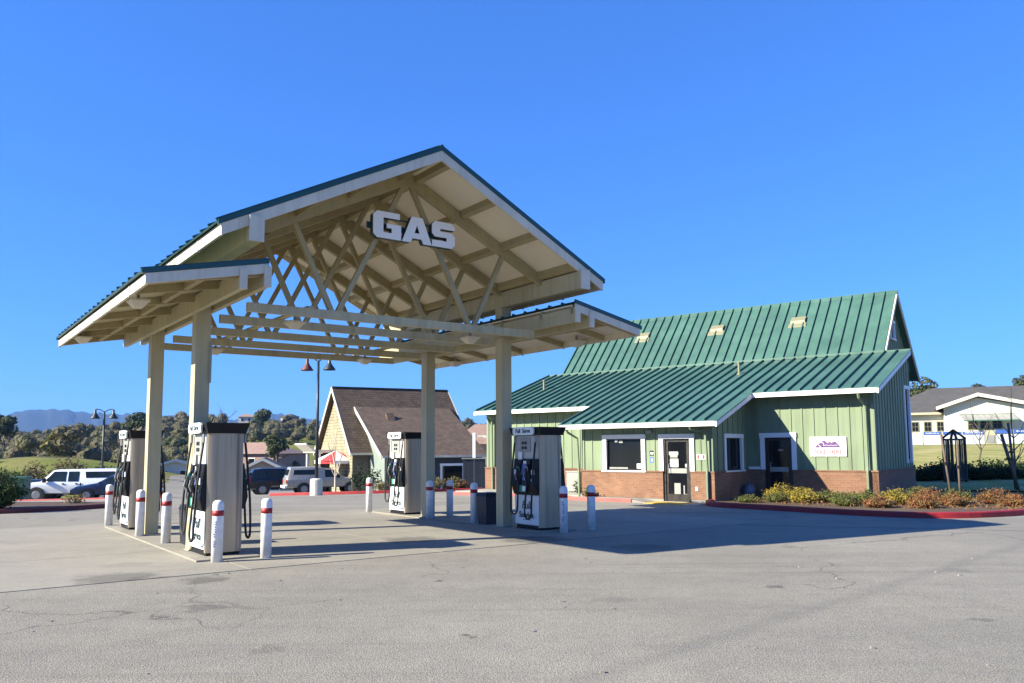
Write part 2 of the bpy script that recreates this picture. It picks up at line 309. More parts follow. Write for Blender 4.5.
def dist_point(nt, pos, p, rad, wob):
    d = node(nt, 'ShaderNodeVectorMath', operation='DISTANCE'); nt.links.new(pos, d.inputs[0]); d.inputs[1].default_value = (*p, 0)
    a = node(nt, 'ShaderNodeMath', operation='ADD'); nt.links.new(d.outputs['Value'], a.inputs[0]); nt.links.new(wob, a.inputs[1])
    mr = node(nt, 'ShaderNodeMapRange', **{'From Min': rad * .75, 'From Max': rad * 1.25, 'To Min': 1., 'To Max': 0.}); nt.links.new(a.outputs[0], mr.inputs[0]); return mr.outputs[0]
def pavement(name, c0, c1, speck, stains=(), seams=(), cracks=0):
    m, nt, b = new_mat(name); b.inputs['Roughness'].default_value = .88; b.inputs['Specular IOR Level'].default_value = .25
    tc = nt.nodes.new('ShaderNodeTexCoord'); pos = tc.outputs['Object']
    f1 = noise(nt, .22, 6, .6, vec=pos); f2 = noise(nt, 2.3, 6, .7, vec=pos); f3 = noise(nt, 60, 4, .85, vec=pos)
    vo = node(nt, 'ShaderNodeTexVoronoi', Scale=70.); nt.links.new(pos, vo.inputs['Vector'])
    c = ramp(nt, f1, [(.33, c0), (.5, tuple((a + d) / 2 for a, d in zip(c0, c1))), (.68, c1)])
    c = mixc(nt, .5, c, ramp(nt, f2, [(.3, (.78, .78, .79)), (.5, (1, 1, 1)), (.72, (1.14, 1.13, 1.1))]), 'MULTIPLY')
    mp = node(nt, 'ShaderNodeMapping'); mp.inputs['Rotation'].default_value = (0, 0, R(-38)); mp.inputs['Scale'].default_value = (.25, 1.6, 1)
    nt.links.new(pos, mp.inputs[0]); f4 = noise(nt, .55, 5, .6, vec=mp.outputs[0])
    c = mixc(nt, .55, c, ramp(nt, f4, [(.35, (.86, .86, .87)), (.52, (1, 1, 1)), (.7, (1.1, 1.09, 1.06))]), 'MULTIPLY')
    c = mixc(nt, speck, c, ramp(nt, f3, [(.36, (.35, .35, .36)), (.5, (1, 1, 1)), (.64, (1.6, 1.57, 1.5))]), 'MULTIPLY')
    wsub = node(nt, 'ShaderNodeMath', operation='MULTIPLY_ADD'); nt.links.new(noise(nt, 3, 5, .7, vec=pos), wsub.inputs[0]); wsub.inputs[1].default_value = .9; wsub.inputs[2].default_value = -.45
    wob = wsub.outputs[0]
    for p, rad, k in stains:
        msk = dist_point(nt, pos, p, rad, wob); mm = node(nt, 'ShaderNodeMath', operation='MULTIPLY'); nt.links.new(msk, mm.inputs[0]); mm.inputs[1].default_value = k
        c = mixc(nt, mm.outputs[0], c, (.045, .043, .042))
    for (x0, y0), (x1, y1), wd, k in seams:
        L = math.hypot(x1 - x0, y1 - y0); nx, ny = -(y1 - y0) / L, (x1 - x0) / L
        dp = node(nt, 'ShaderNodeVectorMath', operation='DOT_PRODUCT'); nt.links.new(pos, dp.inputs[0]); dp.inputs[1].default_value = (nx, ny, 0)
        ad = node(nt, 'ShaderNodeMath', operation='ADD'); nt.links.new(dp.outputs['Value'], ad.inputs[0]); ad.inputs[1].default_value = -(nx * x0 + ny * y0)
        wb = node(nt, 'ShaderNodeMath', operation='MULTIPLY_ADD'); nt.links.new(wob, wb.inputs[0]); wb.inputs[1].default_value = .35; nt.links.new(ad.outputs[0], wb.inputs[2])
        ab = node(nt, 'ShaderNodeMath', operation='ABSOLUTE'); nt.links.new(wb.outputs[0], ab.inputs[0])
        mr = node(nt, 'ShaderNodeMapRange', **{'From Min': wd * .2, 'From Max': wd, 'To Min': k, 'To Max': 0.}); nt.links.new(ab.outputs[0], mr.inputs[0])
        c = mixc(nt, mr.outputs[0], c, (.06, .06, .062))
    if cracks:
        vv = node(nt, 'ShaderNodeTexVoronoi', Scale=.16); vv.feature = 'DISTANCE_TO_EDGE'
        wv = node(nt, 'ShaderNodeVectorMath', operation='MULTIPLY_ADD'); nn = node(nt, 'ShaderNodeTexNoise', Scale=1.1, Detail=6.); nt.links.new(pos, nn.inputs['Vector'])
        nt.links.new(nn.outputs['Color'], wv.inputs[0]); wv.inputs[1].default_value = (1.3, 1.3, 0); nt.links.new(pos, wv.inputs[2]); nt.links.new(wv.outputs[0], vv.inputs['Vector'])
        mr = node(nt, 'ShaderNodeMapRange', **{'From Min': .0008, 'From Max': .0035, 'To Min': cracks, 'To Max': 0.}); nt.links.new(vv.outputs['Distance'], mr.inputs[0])
        mm = node(nt, 'ShaderNodeMath', operation='MULTIPLY'); nt.links.new(mr.outputs[0], mm.inputs[0]); nt.links.new(ramp(nt, noise(nt, .3, 2, vec=pos), [(.48, (0, 0, 0)), (.6, (1, 1, 1))]), mm.inputs[1])
        c = mixc(nt, mm.outputs[0], c, (.05, .05, .05))
        mp2 = node(nt, 'ShaderNodeMapping'); mp2.inputs['Rotation'].default_value = (0, 0, R(-40)); mp2.inputs['Scale'].default_value = (.07, 2.6, 1); nt.links.new(pos, mp2.inputs[0])
        c = mixc(nt, .5, c, ramp(nt, noise(nt, 1., 3, .5, vec=mp2.outputs[0]), [(.3, (.74, .74, .75)), (.42, (1, 1, 1))]), 'MULTIPLY')
    nt.links.new(c, b.inputs['Base Color'])
    h = node(nt, 'ShaderNodeMath', operation='ADD'); nt.links.new(f3, h.inputs[0]); nt.links.new(vo.outputs['Distance'], h.inputs[1])
    bump(nt, b, h.outputs[0], .45 if speck > .4 else .2, .012); return m
MT['asphalt'] = pavement('worn asphalt', (.208, .193, .164), (.265, .245, .207), .7,
    stains=[((-4.08, 11.05), .26, .5), ((-3.37, 9.1), .17, .4), ((2.2, 14.3), .5, .35), ((-1., 10.9), .05, .7), ((-.4, 7.6), .05, .6), ((3.2, 10.2), .06, .6), ((4.6, 8.2), .09, .35), ((-2.1, 7.2), .12, .25), ((1.1, 9.4), .2, .16), ((6.1, 11.5), .16, .25), ((-6.5, 8.6), .2, .2)],
    seams=[((.57, 6.3), (8.89, 14.45), .2, .17), ((-30, 27.5), (-11, 24.4), .1, .3), ((2.2, 19.2), (7.2, 17.6), .14, .4), ((1.2, 16.9), (5.5, 19.5), .1, .35)], cracks=.6)
MT['concrete'] = pavement('concrete slab', (.23, .213, .18), (.285, .263, .222), .4,
    stains=[((-5.35, 11.2), .5, .45), ((-4.85, 11.0), .36, .4), ((-5.8, 12.5), .3, .16), ((-1.9, 15.7), .5, .5), ((.4, 15.6), .6, .55), ((1.3, 15.2), .35, .4)])
MT['sidewalk'] = pavement('sidewalk concrete', (.30, .285, .255), (.36, .345, .31), .3)
MT['mulch'] = pavement('bark mulch', (.075, .05, .035), (.13, .09, .062), .8)
MT['gravelstrip'] = pavement('pale dirt strip', (.27, .235, .19), (.33, .295, .245), .5)
MT['lawn'] = None
def lot_r(a):
    pts = [(-180, 30), (-75, 32), (-50, 66), (-33, 68), (-25, 76), (-22, 112), (-4, 112), (3, 46), (8, 40), (16, 38), (23, 34), (40, 34), (75, 32), (180, 30)]
    for (a0, r0), (a1, r1) in zip(pts, pts[1:]):
        if a0 <= a <= a1: return r0 + (r1 - r0) * (a - a0) / (a1 - a0)
    return 30
tag(polar(azs, [r for r in rs if r < 120], lot_r, .02).build('parking_lot', MT['asphalt'], smooth=True, uv=False), kind='structure')

# frames of the two main structures
TH, CX0, CY0 = .6316, -3.7623, 17.3482
def cw(u, v, z=0): return (CX0 + u * math.cos(TH) - v * math.sin(TH), CY0 + u * math.sin(TH) + v * math.cos(TH), z)
TB, BX0, BY0 = .9117, 10.9294, 24.4006
def bw(a, q, z=0): return (BX0 + a * math.sin(TB) + q * math.cos(TB), BY0 - a * math.cos(TB) + q * math.sin(TB), z)
def px_ray(px, py):
    a, b = px - 512, py - CY; x = a * math.cos(ROLL) + b * math.sin(ROLL); y = -a * math.sin(ROLL) + b * math.cos(ROLL)
    c, s = math.cos(PITCH), math.sin(PITCH); return x / (c * FOCAL + s * y), (s * FOCAL - c * y) / (c * FOCAL + s * y)
def at(px, Y, py=None):               # a surveyed point: bearing read off the photograph, distance chosen from known sizes
    kx, kz = px_ray(px, 449 if py is None else py); x = kx * Y
    return (x, Y, T(x, Y) if py is None else CAM_H + kz * Y)

# concrete forecourt slab in joints
fs = tag(link('forecourt_slab', None), kind='structure')
us = [-9.5, -6.4, -3.2, 0, 3.2, 6.4, 8.6]; vs = [-4.35, -1.2, 2.0, 5.4]
for i in range(len(us) - 1):
    for j in range(len(vs) - 1):
        g = .008; P = [cw(us[i] + g, vs[j] + g, .028), cw(us[i + 1] - g, vs[j] + g, .028), cw(us[i + 1] - g, vs[j + 1] - g, .028), cw(us[i] + g, vs[j + 1] - g, .028)]
        MB().prism([(x, y, -.05) for x, y, z in P], (0, 0, .078)).build('slab', MT['concrete'], fs)
# pump islands (low concrete)
for sgn, uc in ((-1, -3.03), (1, 3.6)):
    pts = [(uc - .58, -3.1), (uc + .42, -3.1), (uc + .42, 4.3), (uc - .58, 4.3)]
    tag(MB().prism([cw(u, v, .0) for u, v in pts], (0, 0, .055)).build('pump_island', MT['concrete']), kind='structure')

def kerb(name, pts, mat, w=.16, h=.13, close=False, z0=None):
    o = tag(link(name, None), kind='structure'); n = len(pts); seg = n if close else n - 1
    P = [Vector((p[0], p[1], 0)) for p in pts]; off = []
    for i in range(n):
        a = P[(i - 1) % n] if (i or close) else P[i]; b = P[(i + 1) % n] if (i < n - 1 or close) else P[i]
        d = (b - a).normalized(); off.append(Vector((-d.y, d.x, 0)) * w / 2)
    for i in range(seg):
        j = (i + 1) % n; zi, zj = T(*P[i].xy) + .01, T(*P[j].xy) + .01
        A = [P[i] - off[i], P[j] - off[j], P[j] + off[j], P[i] + off[i]]; Z = [zi, zj, zj, zi]; q = .025
        B = [P[i] - off[i] * .8, P[j] - off[j] * .8, P[j] + off[j] * .8, P[i] + off[i] * .8]
        mb = MB(); lo = [(a.x, a.y, z) for a, z in zip(A, Z)]; mid = [(a.x, a.y, z + h - q) for a, z in zip(A, Z)]; hi = [(a.x, a.y, z + h) for a, z in zip(B, Z)]
        mb.add(lo + mid + hi, [(3, 2, 1, 0), (8, 9, 10, 11)] + [(k, (k + 1) % 4, 4 + (k + 1) % 4, 4 + k) for k in range(4)] + [(4 + k, 4 + (k + 1) % 4, 8 + (k + 1) % 4, 8 + k) for k in range(4)])
        mb.build('kerb_stone', mat, o)
    return o
def curve_pts(ctrl, n=6):
    out = []
    C = [ctrl[0]] + list(ctrl) + [ctrl[-1]]
    for i in range(1, len(C) - 2):
        p0, p1, p2, p3 = C[i - 1], C[i], C[i + 1], C[i + 2]
        for k in range(n):
            t = k / n; out.append(tuple(.5 * ((2 * b) + (c - a) * t + (2 * a - 5 * b + 4 * c - d) * t * t + (-a + 3 * b - 3 * c + d) * t ** 3) for a, b, c, d in zip(p0, p1, p2, p3)))
    return out + [tuple(ctrl[-1])]
def bed(name, pts, mat, h, z=None):
    P = [(x, y, (T(x, y) if z is None else z) - .03) for x, y in pts]
    return tag(MB().prism(P, (0, 0, h + .03)).build(name, mat), kind='structure')
# planter bed right of the store entrance, red kerb
k1 = [bw(-4.35, -2.3)[:2], bw(-4.15, -3.0)[:2], bw(-3.6, -3.55)[:2], (6.98, 22.5), (8.77, 20.4), (10.2, 19.65), (12.4, 20.3), (17, 23), (24, 27)]
K1 = curve_pts(k1, 6)
kerb('planter_kerb', K1, MT['redkerb'], .17, .15)
bed('planting_bed', K1 + [(30, 33), bw(8, 5.4)[:2], bw(-.3, 5.4)[:2], bw(-.3, .55)[:2], bw(-4.2, .55)[:2]], MT['mulch'], .1)
# sidewalk in front of the store with pink kerb
sw = tag(link('store_sidewalk', None), kind='structure')
sa = [-15.2, -13.6, -12.0, -10.4, -8.8, -7.2, -6.75]
for i in range(len(sa) - 1):
    MB().prism([bw(sa[i] + .01, -2.95 if sa[i] > -9 else -1.9), bw(sa[i + 1] - .01, -2.95 if sa[i] > -9 else -1.9), bw(sa[i + 1] - .01, -.1), bw(sa[i] + .01, -.1)], (0, 0, .12)).build('paving_slab', MT['sidewalk'], sw)
kerb('sidewalk_kerb', [bw(-15.2, -2.0)[:2], bw(-10.4, -2.02)[:2], bw(-9.0, -3.0)[:2], bw(-6.7, -3.05)[:2]], M('faded pink kerb paint', (.36, .11, .095), .75, var=.3, scale=2, bmp=.15), .16, .125)
MB().hexa([bw(-6.74, -3.1, .0), bw(-6.2, -3.1, .0), bw(-6.2, -2.36, .0), bw(-6.74, -2.36, .0), bw(-6.74, -3.1, .125), bw(-6.2, -3.1, .032), bw(-6.2, -2.36, .032), bw(-6.74, -2.36, .125)]).build('kerb_ramp', MT['kerb'], sw)
MB().prism([bw(-6.19, -3.3), bw(-4.75, -3.3), bw(-4.75, -2.36), bw(-6.19, -2.36)], (0, 0, .034)).build('ramp_pad', MT['yellow'], sw)
MB().prism([bw(-4.74, -3.6), bw(-4.35, -3.5), bw(-4.4, -2.36), bw(-4.74, -2.36)], (0, 0, .036)).build('ramp_apron', MT['sidewalk'], sw)
# left planter with kerbs
lk = [(-24, 21.6), (-19, 22.3), (-15.2, 23.0), (-13.6, 24.3), (-12.7, 25.9), (-13.2, 27.0)]
LK = curve_pts(lk, 5)
kerb('left_planter_kerb', LK, M('shaded red kerb paint', (.15, .03, .03), .7, var=.3, scale=2), .17, .14)  # darker red than the other kerbs: its shade is put into the colour
bed('left_planting_bed', LK + [(-16, 27.2), (-24, 27), (-30, 26)], MT['mulch'], .1, 0.)
kb = [at(-20, 44)[:2], at(30, 43)[:2], at(90, 42)[:2], at(135, 41)[:2]]
kerb('car_park_kerb', kb, MT['redkerb'], .2, .15)
bed('dirt_strip', [at(-20, 44)[:2], at(135, 41)[:2], at(137, 28.6)[:2], at(-20, 28.6)[:2]], MT['gravelstrip'], .09)
# far lot kerb in front of the shingle house
kc = [at(272, 42)[:2], at(330, 40.6)[:2], at(400, 40.2)[:2], at(482, 41)[:2]]
kerb('far_red_kerb', curve_pts(kc, 3), MT['redkerb'], .2, .15)
bed('house_bed', curve_pts(kc, 3) + [at(486, 45)[:2], at(385, 45)[:2], at(278, 43.5)[:2]], MT['mulch'], .1)
# lawn rising to the neighbour's fence
def lawn_mat():
    m, nt, b = new_mat('patchy lawn'); f = noise(nt, .35, 6, .7); f2 = noise(nt, 3, 5, .75)
    c = ramp(nt, f, [(.36, (.17, .20, .035)), (.52, (.30, .27, .07)), (.62, (.40, .32, .14)), (.74, (.44, .33, .22))])
    nt.links.new(mixc(nt, .6, c, ramp(nt, f2, [(.3, (.65, .65, .6)), (.7, (1.15, 1.15, 1.1))]), 'MULTIPLY'), b.inputs['Base Color']); b.inputs['Roughness'].default_value = .95
    bump(nt, b, f2, .6, .1); return m
MT['lawn'] = lawn_mat()
la = [18.5 + .75 * i for i in range(42)]
lm = MB(); lr = [36, 40, 45, 50, 56, 62, 70, 78, 86, 93, 100]
for a in la:
    for r in lr: x, y = r * math.sin(R(a)), r * math.cos(R(a)); lm.v.append((x, y, T(x, y) + .05))
n = len(lr)
for i in range(len(la) - 1):
    for j in range(n - 1): lm.f.append((i * n + j + 1, (i + 1) * n + j + 1, (i + 1) * n + j, i * n + j))
tag(lm.build('lawn', MT['lawn'], smooth=True, uv=False), 'patchy green and tan lawn rising to the white fence', 'lawn', kind='structure')
# distant mountains
def mountain(name, prof, r0, depth, seed):
    rng = random.Random(seed); mb = MB(); rows = []; nv = 9
    A = [-48 + .25 * i for i in range(230)]
    for a in A:
        h = 0
        for (a0, h0), (a1, h1) in zip(prof, prof[1:]):
            if a0 <= a <= a1: h = h0 + (h1 - h0) * sstep(0, 1, (a - a0) / (a1 - a0))
        jag = 1 + .02 * math.sin(a * 7.3 + seed) + .014 * math.sin(a * 17.1) + .01 * math.sin(a * 41)
        for j in range(nv):
            t = j / (nv - 1); r = r0 + depth * t; k = math.sin(math.pi * min(1, t * 1.0) * .5) if t < .999 else 1
            k = (sstep(0, .62, t) if t <= .62 else 1 - sstep(.62, 1., t) * .8)
            k *= 1 + .04 * math.sin(a * 3 + j * 1.7) * (1 if 0 < j < 5 else 0)
            mb.v.append((r * math.sin(R(a)), r * math.cos(R(a)), h * jag * k - 8))
    for i in range(len(A) - 1):
        for j in range(nv - 1): mb.f.append((i * nv + j + 1, (i + 1) * nv + j + 1, (i + 1) * nv + j, i * nv + j))
    m = foliage('mountain scrub ' + name, [(.03, .045, .04), (.05, .06, .05)], .002)
    return tag(mb.build(name, m, smooth=True, uv=False), kind='structure')
mountain('mountain', [(-48, 120), (-36, 178), (-32.6, 196), (-30.4, 240), (-29.2, 244), (-27, 226), (-24.4, 222), (-20.5, 206), (-19, 190), (-18.6, 200), (-16.4, 236), (-14.5, 205), (-13, 190), (-9, 170), (-2, 150), (8, 90), (10, 60)], 4200, 1500, 3)

# ------------------------------------------------------------------ gas canopy
CAN = thing('gas_canopy', 'cream timber gas canopy with gabled green metal roof on four posts', 'canopy', (CX0, CY0, 0), TH)
ZR, SU, UE = 6.984, .5064, 3.736          # ridge, upper slope, eave half width
VF, VB = -4.35, 3.90
def zu(u): return ZR - SU * abs(u)
LI, LO, LZI, SL = 3.02, 4.74, 4.572, .208
def zl(u): return LZI - SL * (abs(u) - LI)
for su in (-1, 1):
    for v in (-1.635, 1.635):
        c = MB().box((su * 3.234 - .125, v - .125, .028), (su * 3.234 + .125, v + .125, 4.83)).build('column', MT['cream'], CAN)
        MB().box((su * 3.234 - .15, v - .15, .03), (su * 3.234 + .15, v + .15, .075)).build('base_plate', MT['galv'], c)
    bx('upper_beam', MT['cream'], CAN, (su * 3.234 - .1, VF - .03, 4.83), (su * 3.234 + .1, VB, 5.17))
    bx('upper_beam_end', MT['trim'], CAN, (su * 3.234 - .11, VF - .06, 4.815), (su * 3.234 + .11, VF - .032, 5.2))
    for ui, z0 in ((3.045, 4.16), (3.405, 4.09)):
        bx('wing_beam', MT['cream'], CAN, (su * ui - .045, VF, z0), (su * ui + .045, VB - .02, zl(ui) - .13))
        bx('wing_beam_end', MT['trim'], CAN, (su * ui - .052, VF - .045, z0 - .01), (su * ui + .052, VF - .002, zl(ui) - .1))
# trusses
TV = [-3.1, -1.64, -.03, 1.55, 2.95]
for v in TV:
    t = link('truss', None, CAN)
    bx('tie_beam', MT['cream'], t, (-2.93, v - .05, 3.975), (2.93, v + .05, 4.122))
    zc = lambda u: zu(u) - .115
    for su in (-1, 1):
        MB().prism([(0, v - .055, zc(0)), (su * 3.3, v - .055, zc(3.3)), (su * 3.3, v - .055, zc(3.3) - .2), (su * .0, v - .055, zc(0) - .24)], (0, .11, 0)).build('top_chord', MT['timber'], t)
        MB().beam((su * .05, v, zc(0) - .2), (su * 1.36, v, 4.10), .085, .085, (0, 1, 0)).build('web', MT['timber'], t)
        MB().beam((su * 1.47, v, 4.10), (su * 2.2, v, zc(2.2) - .12), .085, .085, (0, 1, 0)).build('web', MT['timber'], t)
        bx('chord_post', MT['timber'], t, (su * 3.23 - .05, v - .045, 5.168), (su * 3.23 + .05, v + .045, zc(3.23) - .15))
# purlins, soffit boards, roof panels, trims of the upper roof
PU = [.17, 1.157, 2.122, 3.06]
for su in (-1, 1):
    for u in PU:
        MB().prism([(su * (u - .04), VF + .045, zu(u - .04) - .105), (su * (u + .04), VF + .045, zu(u + .04) - .105), (su * (u + .04), VF + .045, zu(u + .04) - .225), (su * (u - .04), VF + .045, zu(u - .04) - .225)], (0, VB - VF - .09, 0)).build('purlin', MT['timber'], CAN)
    vb = [VF + .05] + TV + [VB - .05]; ub = [0.004, 1.157, 2.122, UE - .05]
    for i in range(len(vb) - 1):
        for j in range(3):
            a, b = ub[j] + .004, ub[j + 1] - .004; y0, y1 = vb[i] + .004, vb[i + 1] - .004
            MB().hexa([(su * a, y0, zu(a) - .1), (su * b, y0, zu(b) - .1), (su * b, y1, zu(b) - .1), (su * a, y1, zu(a) - .1), (su * a, y0, zu(a) - .075), (su * b, y0, zu(b) - .075), (su * b, y1, zu(b) - .075), (su * a, y1, zu(a) - .075)]).build('soffit_board', MT['soffit'], CAN)
def metal_panels(parent, mat, x_of, width, v0, v1, profile, rib=.045, name='roof_panel'):
    """profile(v) -> (top point, eave point) as 3D; panels step along v, each with one raised seam"""
    n = max(1, round((v1 - v0) / width)); w = (v1 - v0) / n
    for i in range(n):
        a, b = v0 + i * w, v0 + (i + 1) * w - .004
        T0, E0 = [Vector(p) for p in profile(a)]; T1, E1 = [Vector(p) for p in profile(b)]
        nrm = (E0 - T0).cross(T1 - T0).normalized()
        if nrm.z < 0: nrm = -nrm
        mb = MB(); d = nrm * .022; mb.hexa([T0, E0, E1, T1, T0 + d, E0 + d, E1 + d, T1 + d] if False else [T0, T1, E1, E0, T0 + d, T1 + d, E1 + d, E0 + d])
        k = (T1 - T0).normalized() * .035; h = nrm * (rib + .02)
        mb.hexa([T0 + d * .9, T0 + d * .9 + k, E0 + d * .9 + k, E0 + d * .9, T0 + h, T0 + h + k, E0 + h + k, E0 + h])
        mb.build(name, mat, parent)
for su in (-1, 1):
    metal_panels(CAN, MT['canopyroof'], None, .41, VF + .02, VB - .02, lambda v: ((su * .01, v, zu(0) - .03), (su * (UE + .05), v, zu(UE + .05) - .03)))
    metal_panels(CAN, MT['canopyroof'], None, .41, VF + .02, VB - .02, lambda v: ((su * LI, v, zl(LI) - .03), (su * (LO + .05), v, zl(LO + .05) - .03)))
    for y0, dy in ((VF, .04), (VB - .04, .04)):
        MB().prism([(0, y0, zu(0) - .07), (su * UE, y0, zu(UE) - .07), (su * UE, y0, zu(UE) - .245), (0, y0, zu(0) - .245)], (0, dy, 0)).build('rake_fascia', MT['trim'], CAN)
        yy = y0 - .012 if y0 < 0 else y0 + .003
        MB().prism([(0, yy, zu(0) + .01), (su * (UE + .05), yy, zu(UE + .05) + .01), (su * (UE + .05), yy, zu(UE + .05) - .068), (0, yy, zu(0) - .068)], (0, .05, 0)).build('roof_edge', MT['teal'], CAN)
        MB().prism([(su * LI, y0, zl(LI) - .055), (su * LO, y0, zl(LO) - .055), (su * LO, y0, zl(LO) - .2), (su * LI, y0, zl(LI) - .2)], (0, dy, 0)).build('wing_fascia', MT['trim'], CAN)
        MB().prism([(su * LI, yy, zl(LI) + .018), (su * (LO + .05), yy, zl(LO + .05) + .018), (su * (LO + .05), yy, zl(LO + .05) - .053), (su * LI, yy, zl(LI) - .053)], (0, .05, 0)).build('roof_edge', MT['teal'], CAN)
    # eave fascia boards butted with small gaps over the rafter ends
    for (ue, zf, h, nt_) in ((UE, zu, .175, [VF + .05, -3.1, -1.7, -.1, 1.5, 2.9, VB - .05]), (LO, zl, .15, [VF + .05, -3.29, -1.91, -.34, 1.17, 2.5, VB - .05])):
        for a, b in zip(nt_, nt_[1:]):
            bx('eave_fascia', MT['trim'], CAN, (su * (ue - .045), a + .008, zf(ue) - .055 - h), (su * (ue - .003), b - .008, zf(ue) - .055))
            bx('eave_joint', MT['trim'], CAN, (su * (ue - .04), b - .03, zf(ue) - .075 - h), (su * (ue + .008), b + .0, zf(ue) - .065))
    # wing rafters, soffit, blocking
    RV = [-4.25, -3.29, -1.91, -.34, 1.17, 2.5, 3.82]
    for v in RV:
        MB().prism([(su * (LI - .02), v - .035, zl(LI - .02) - .085), (su * (LO - .05), v - .035, zl(LO - .05) - .085), (su * (LO - .05), v - .035, zl(LO - .05) - .19), (su * (LI - .02), v - .035, zl(LI - .02) - .24)], (0, .07, 0)).build('wing_rafter', MT['timber'], CAN)
    for a, b in zip(RV, RV[1:]):
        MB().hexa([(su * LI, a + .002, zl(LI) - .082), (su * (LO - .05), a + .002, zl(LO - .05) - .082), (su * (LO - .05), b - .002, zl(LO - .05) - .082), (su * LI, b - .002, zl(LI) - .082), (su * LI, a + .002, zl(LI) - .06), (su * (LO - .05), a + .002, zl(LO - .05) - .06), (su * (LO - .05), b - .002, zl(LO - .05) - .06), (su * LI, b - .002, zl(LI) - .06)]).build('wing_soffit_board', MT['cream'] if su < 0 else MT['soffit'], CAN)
        for um in (3.95,):
            bx('blocking', MT['timber'], CAN, (su * um - .04, a + .036, zl(um) - .2), (su * um + .04, b - .036, zl(um) - .083))
MB().prism([(-.09, VF - .01, zu(0) + .005 - .04), (0, VF - .01, zu(0) + .045), (.09, VF - .01, zu(0) + .005 - .04)], (0, VB - VF + .02, 0)).build('ridge_cap', MT['teal'], CAN)
for u in (-1.85, 1.85):
    bx('light_rail', MT['cream'], CAN, (u - .06, TV[0] - .02, 4.123), (u + .06, TV[-1] + .02, 4.165))
MB().tube([(-3.11, -1.7, 2.9), (-3.11, -1.79, 2.9), (-3.11, -1.8, 3.6)], .02).build('conduit', MT['galv'], CAN)
MB().tube([(3.16, -1.775, .1), (3.16, -1.775, 1.0)], .012).build('conduit', MT['galv'], CAN)
# lights under the canopy
LIGHTS = [(-4.5, -2.75, 'under the left wing near its front corner'), (-4.5, 2.3, 'under the left wing near its back end'), (4.45, -2.7, 'under the right wing near the store side front'), (4.45, 2.3, 'under the right wing near its back end'),
          (-1.85, -2.4, 'below the front tie beam on its left half'), (1.85, -2.4, 'below the front tie beam beside the right front column'), (-1.85, 2.3, 'below the rear tie beam on its left half'), (1.85, 2.4, 'below the rear tie beam on its right half')]
pm = MB(); pm.hexa([(-.06, -.06, -.13), (.06, -.06, -.13), (.06, .06, -.13), (-.06, .06, -.13), (-.14, -.14, -.03), (.14, -.14, -.03), (.14, .14, -.03), (-.14, .14, -.03)])
lens_me = pm.mesh('lens', MT['trim']); hous_me = MB().box((-.15, -.15, -.03), (.15, .15, 0)).mesh('housing', MT['trim']); rod_me = MB().box((-.02, -.02, 0), (.02, .02, .16)).mesh('stem', MT['galv'])
for u, v, where in LIGHTS:
    z = zl(u) - .21 if abs(u) > 3 else 3.99
    l = thing('canopy_light', 'white square canopy light ' + where, 'light', cw(u, v, z), TH, 'lights under the gas canopy')
    link('housing', hous_me, l); link('lens', lens_me, l); link('stem', rod_me, l)
# GAS sign
GS = thing('gas_sign', 'white GAS lettering with dark edges hung on the front truss', 'sign', cw(0, -3.27, 0), TH)
LET = {'G': [[(.95, 1), (.14, 1), (0, .86), (0, .14), (.14, 0), (1, 0), (1, .56), (.48, .56), (.48, .40), (.66, .40), (.66, .22), (.36, .22), (.36, .78), (.95, .78)]],
       'A': [[(0, 0), (.30, 0), (.43, .38), (.52, .70), (.52, 1), (.33, 1)], [(1.04, 0), (.74, 0), (.61, .38), (.52, .70), (.52, 1), (.71, 1)], [(.355, .17), (.685, .17), (.61, .38), (.43, .38)]],
       'S': [[(1, .72), (1, .86), (.86, 1), (.14, 1), (0, .86), (0, .52), (.13, .39), (.64, .39), (.64, .25), (0, .25), (0, 0), (.86, 0), (1, .14), (1, .48), (.87, .61), (.36, .61), (.36, .72)]]}
for ch, u0, w in (('G', -.78, .56), ('A', -.20, .60), ('S', .43, .50)):
    mb, mf = MB(), MB()
    for poly in LET[ch]:
        P = [(u0 + x * w, 0, 5.505 + .485 * y) for x, y in poly]; mb.prism(P, (0, .11, 0)); mf.prism([(x, -.016, z) for x, y, z in P], (0, .012, 0))
    l = mb.build('letter', MT['navyletter'], GS); mf.build('letter_face', MT['plainwhite'], l)
bx('mounting_rail', MT['teal'], GS, (-.85, .112, 5.68), (1.0, .118, 5.80)); bx('mounting_rail', MT['teal'], GS, (-.4, .113, 5.9), (.42, .119, 5.93))

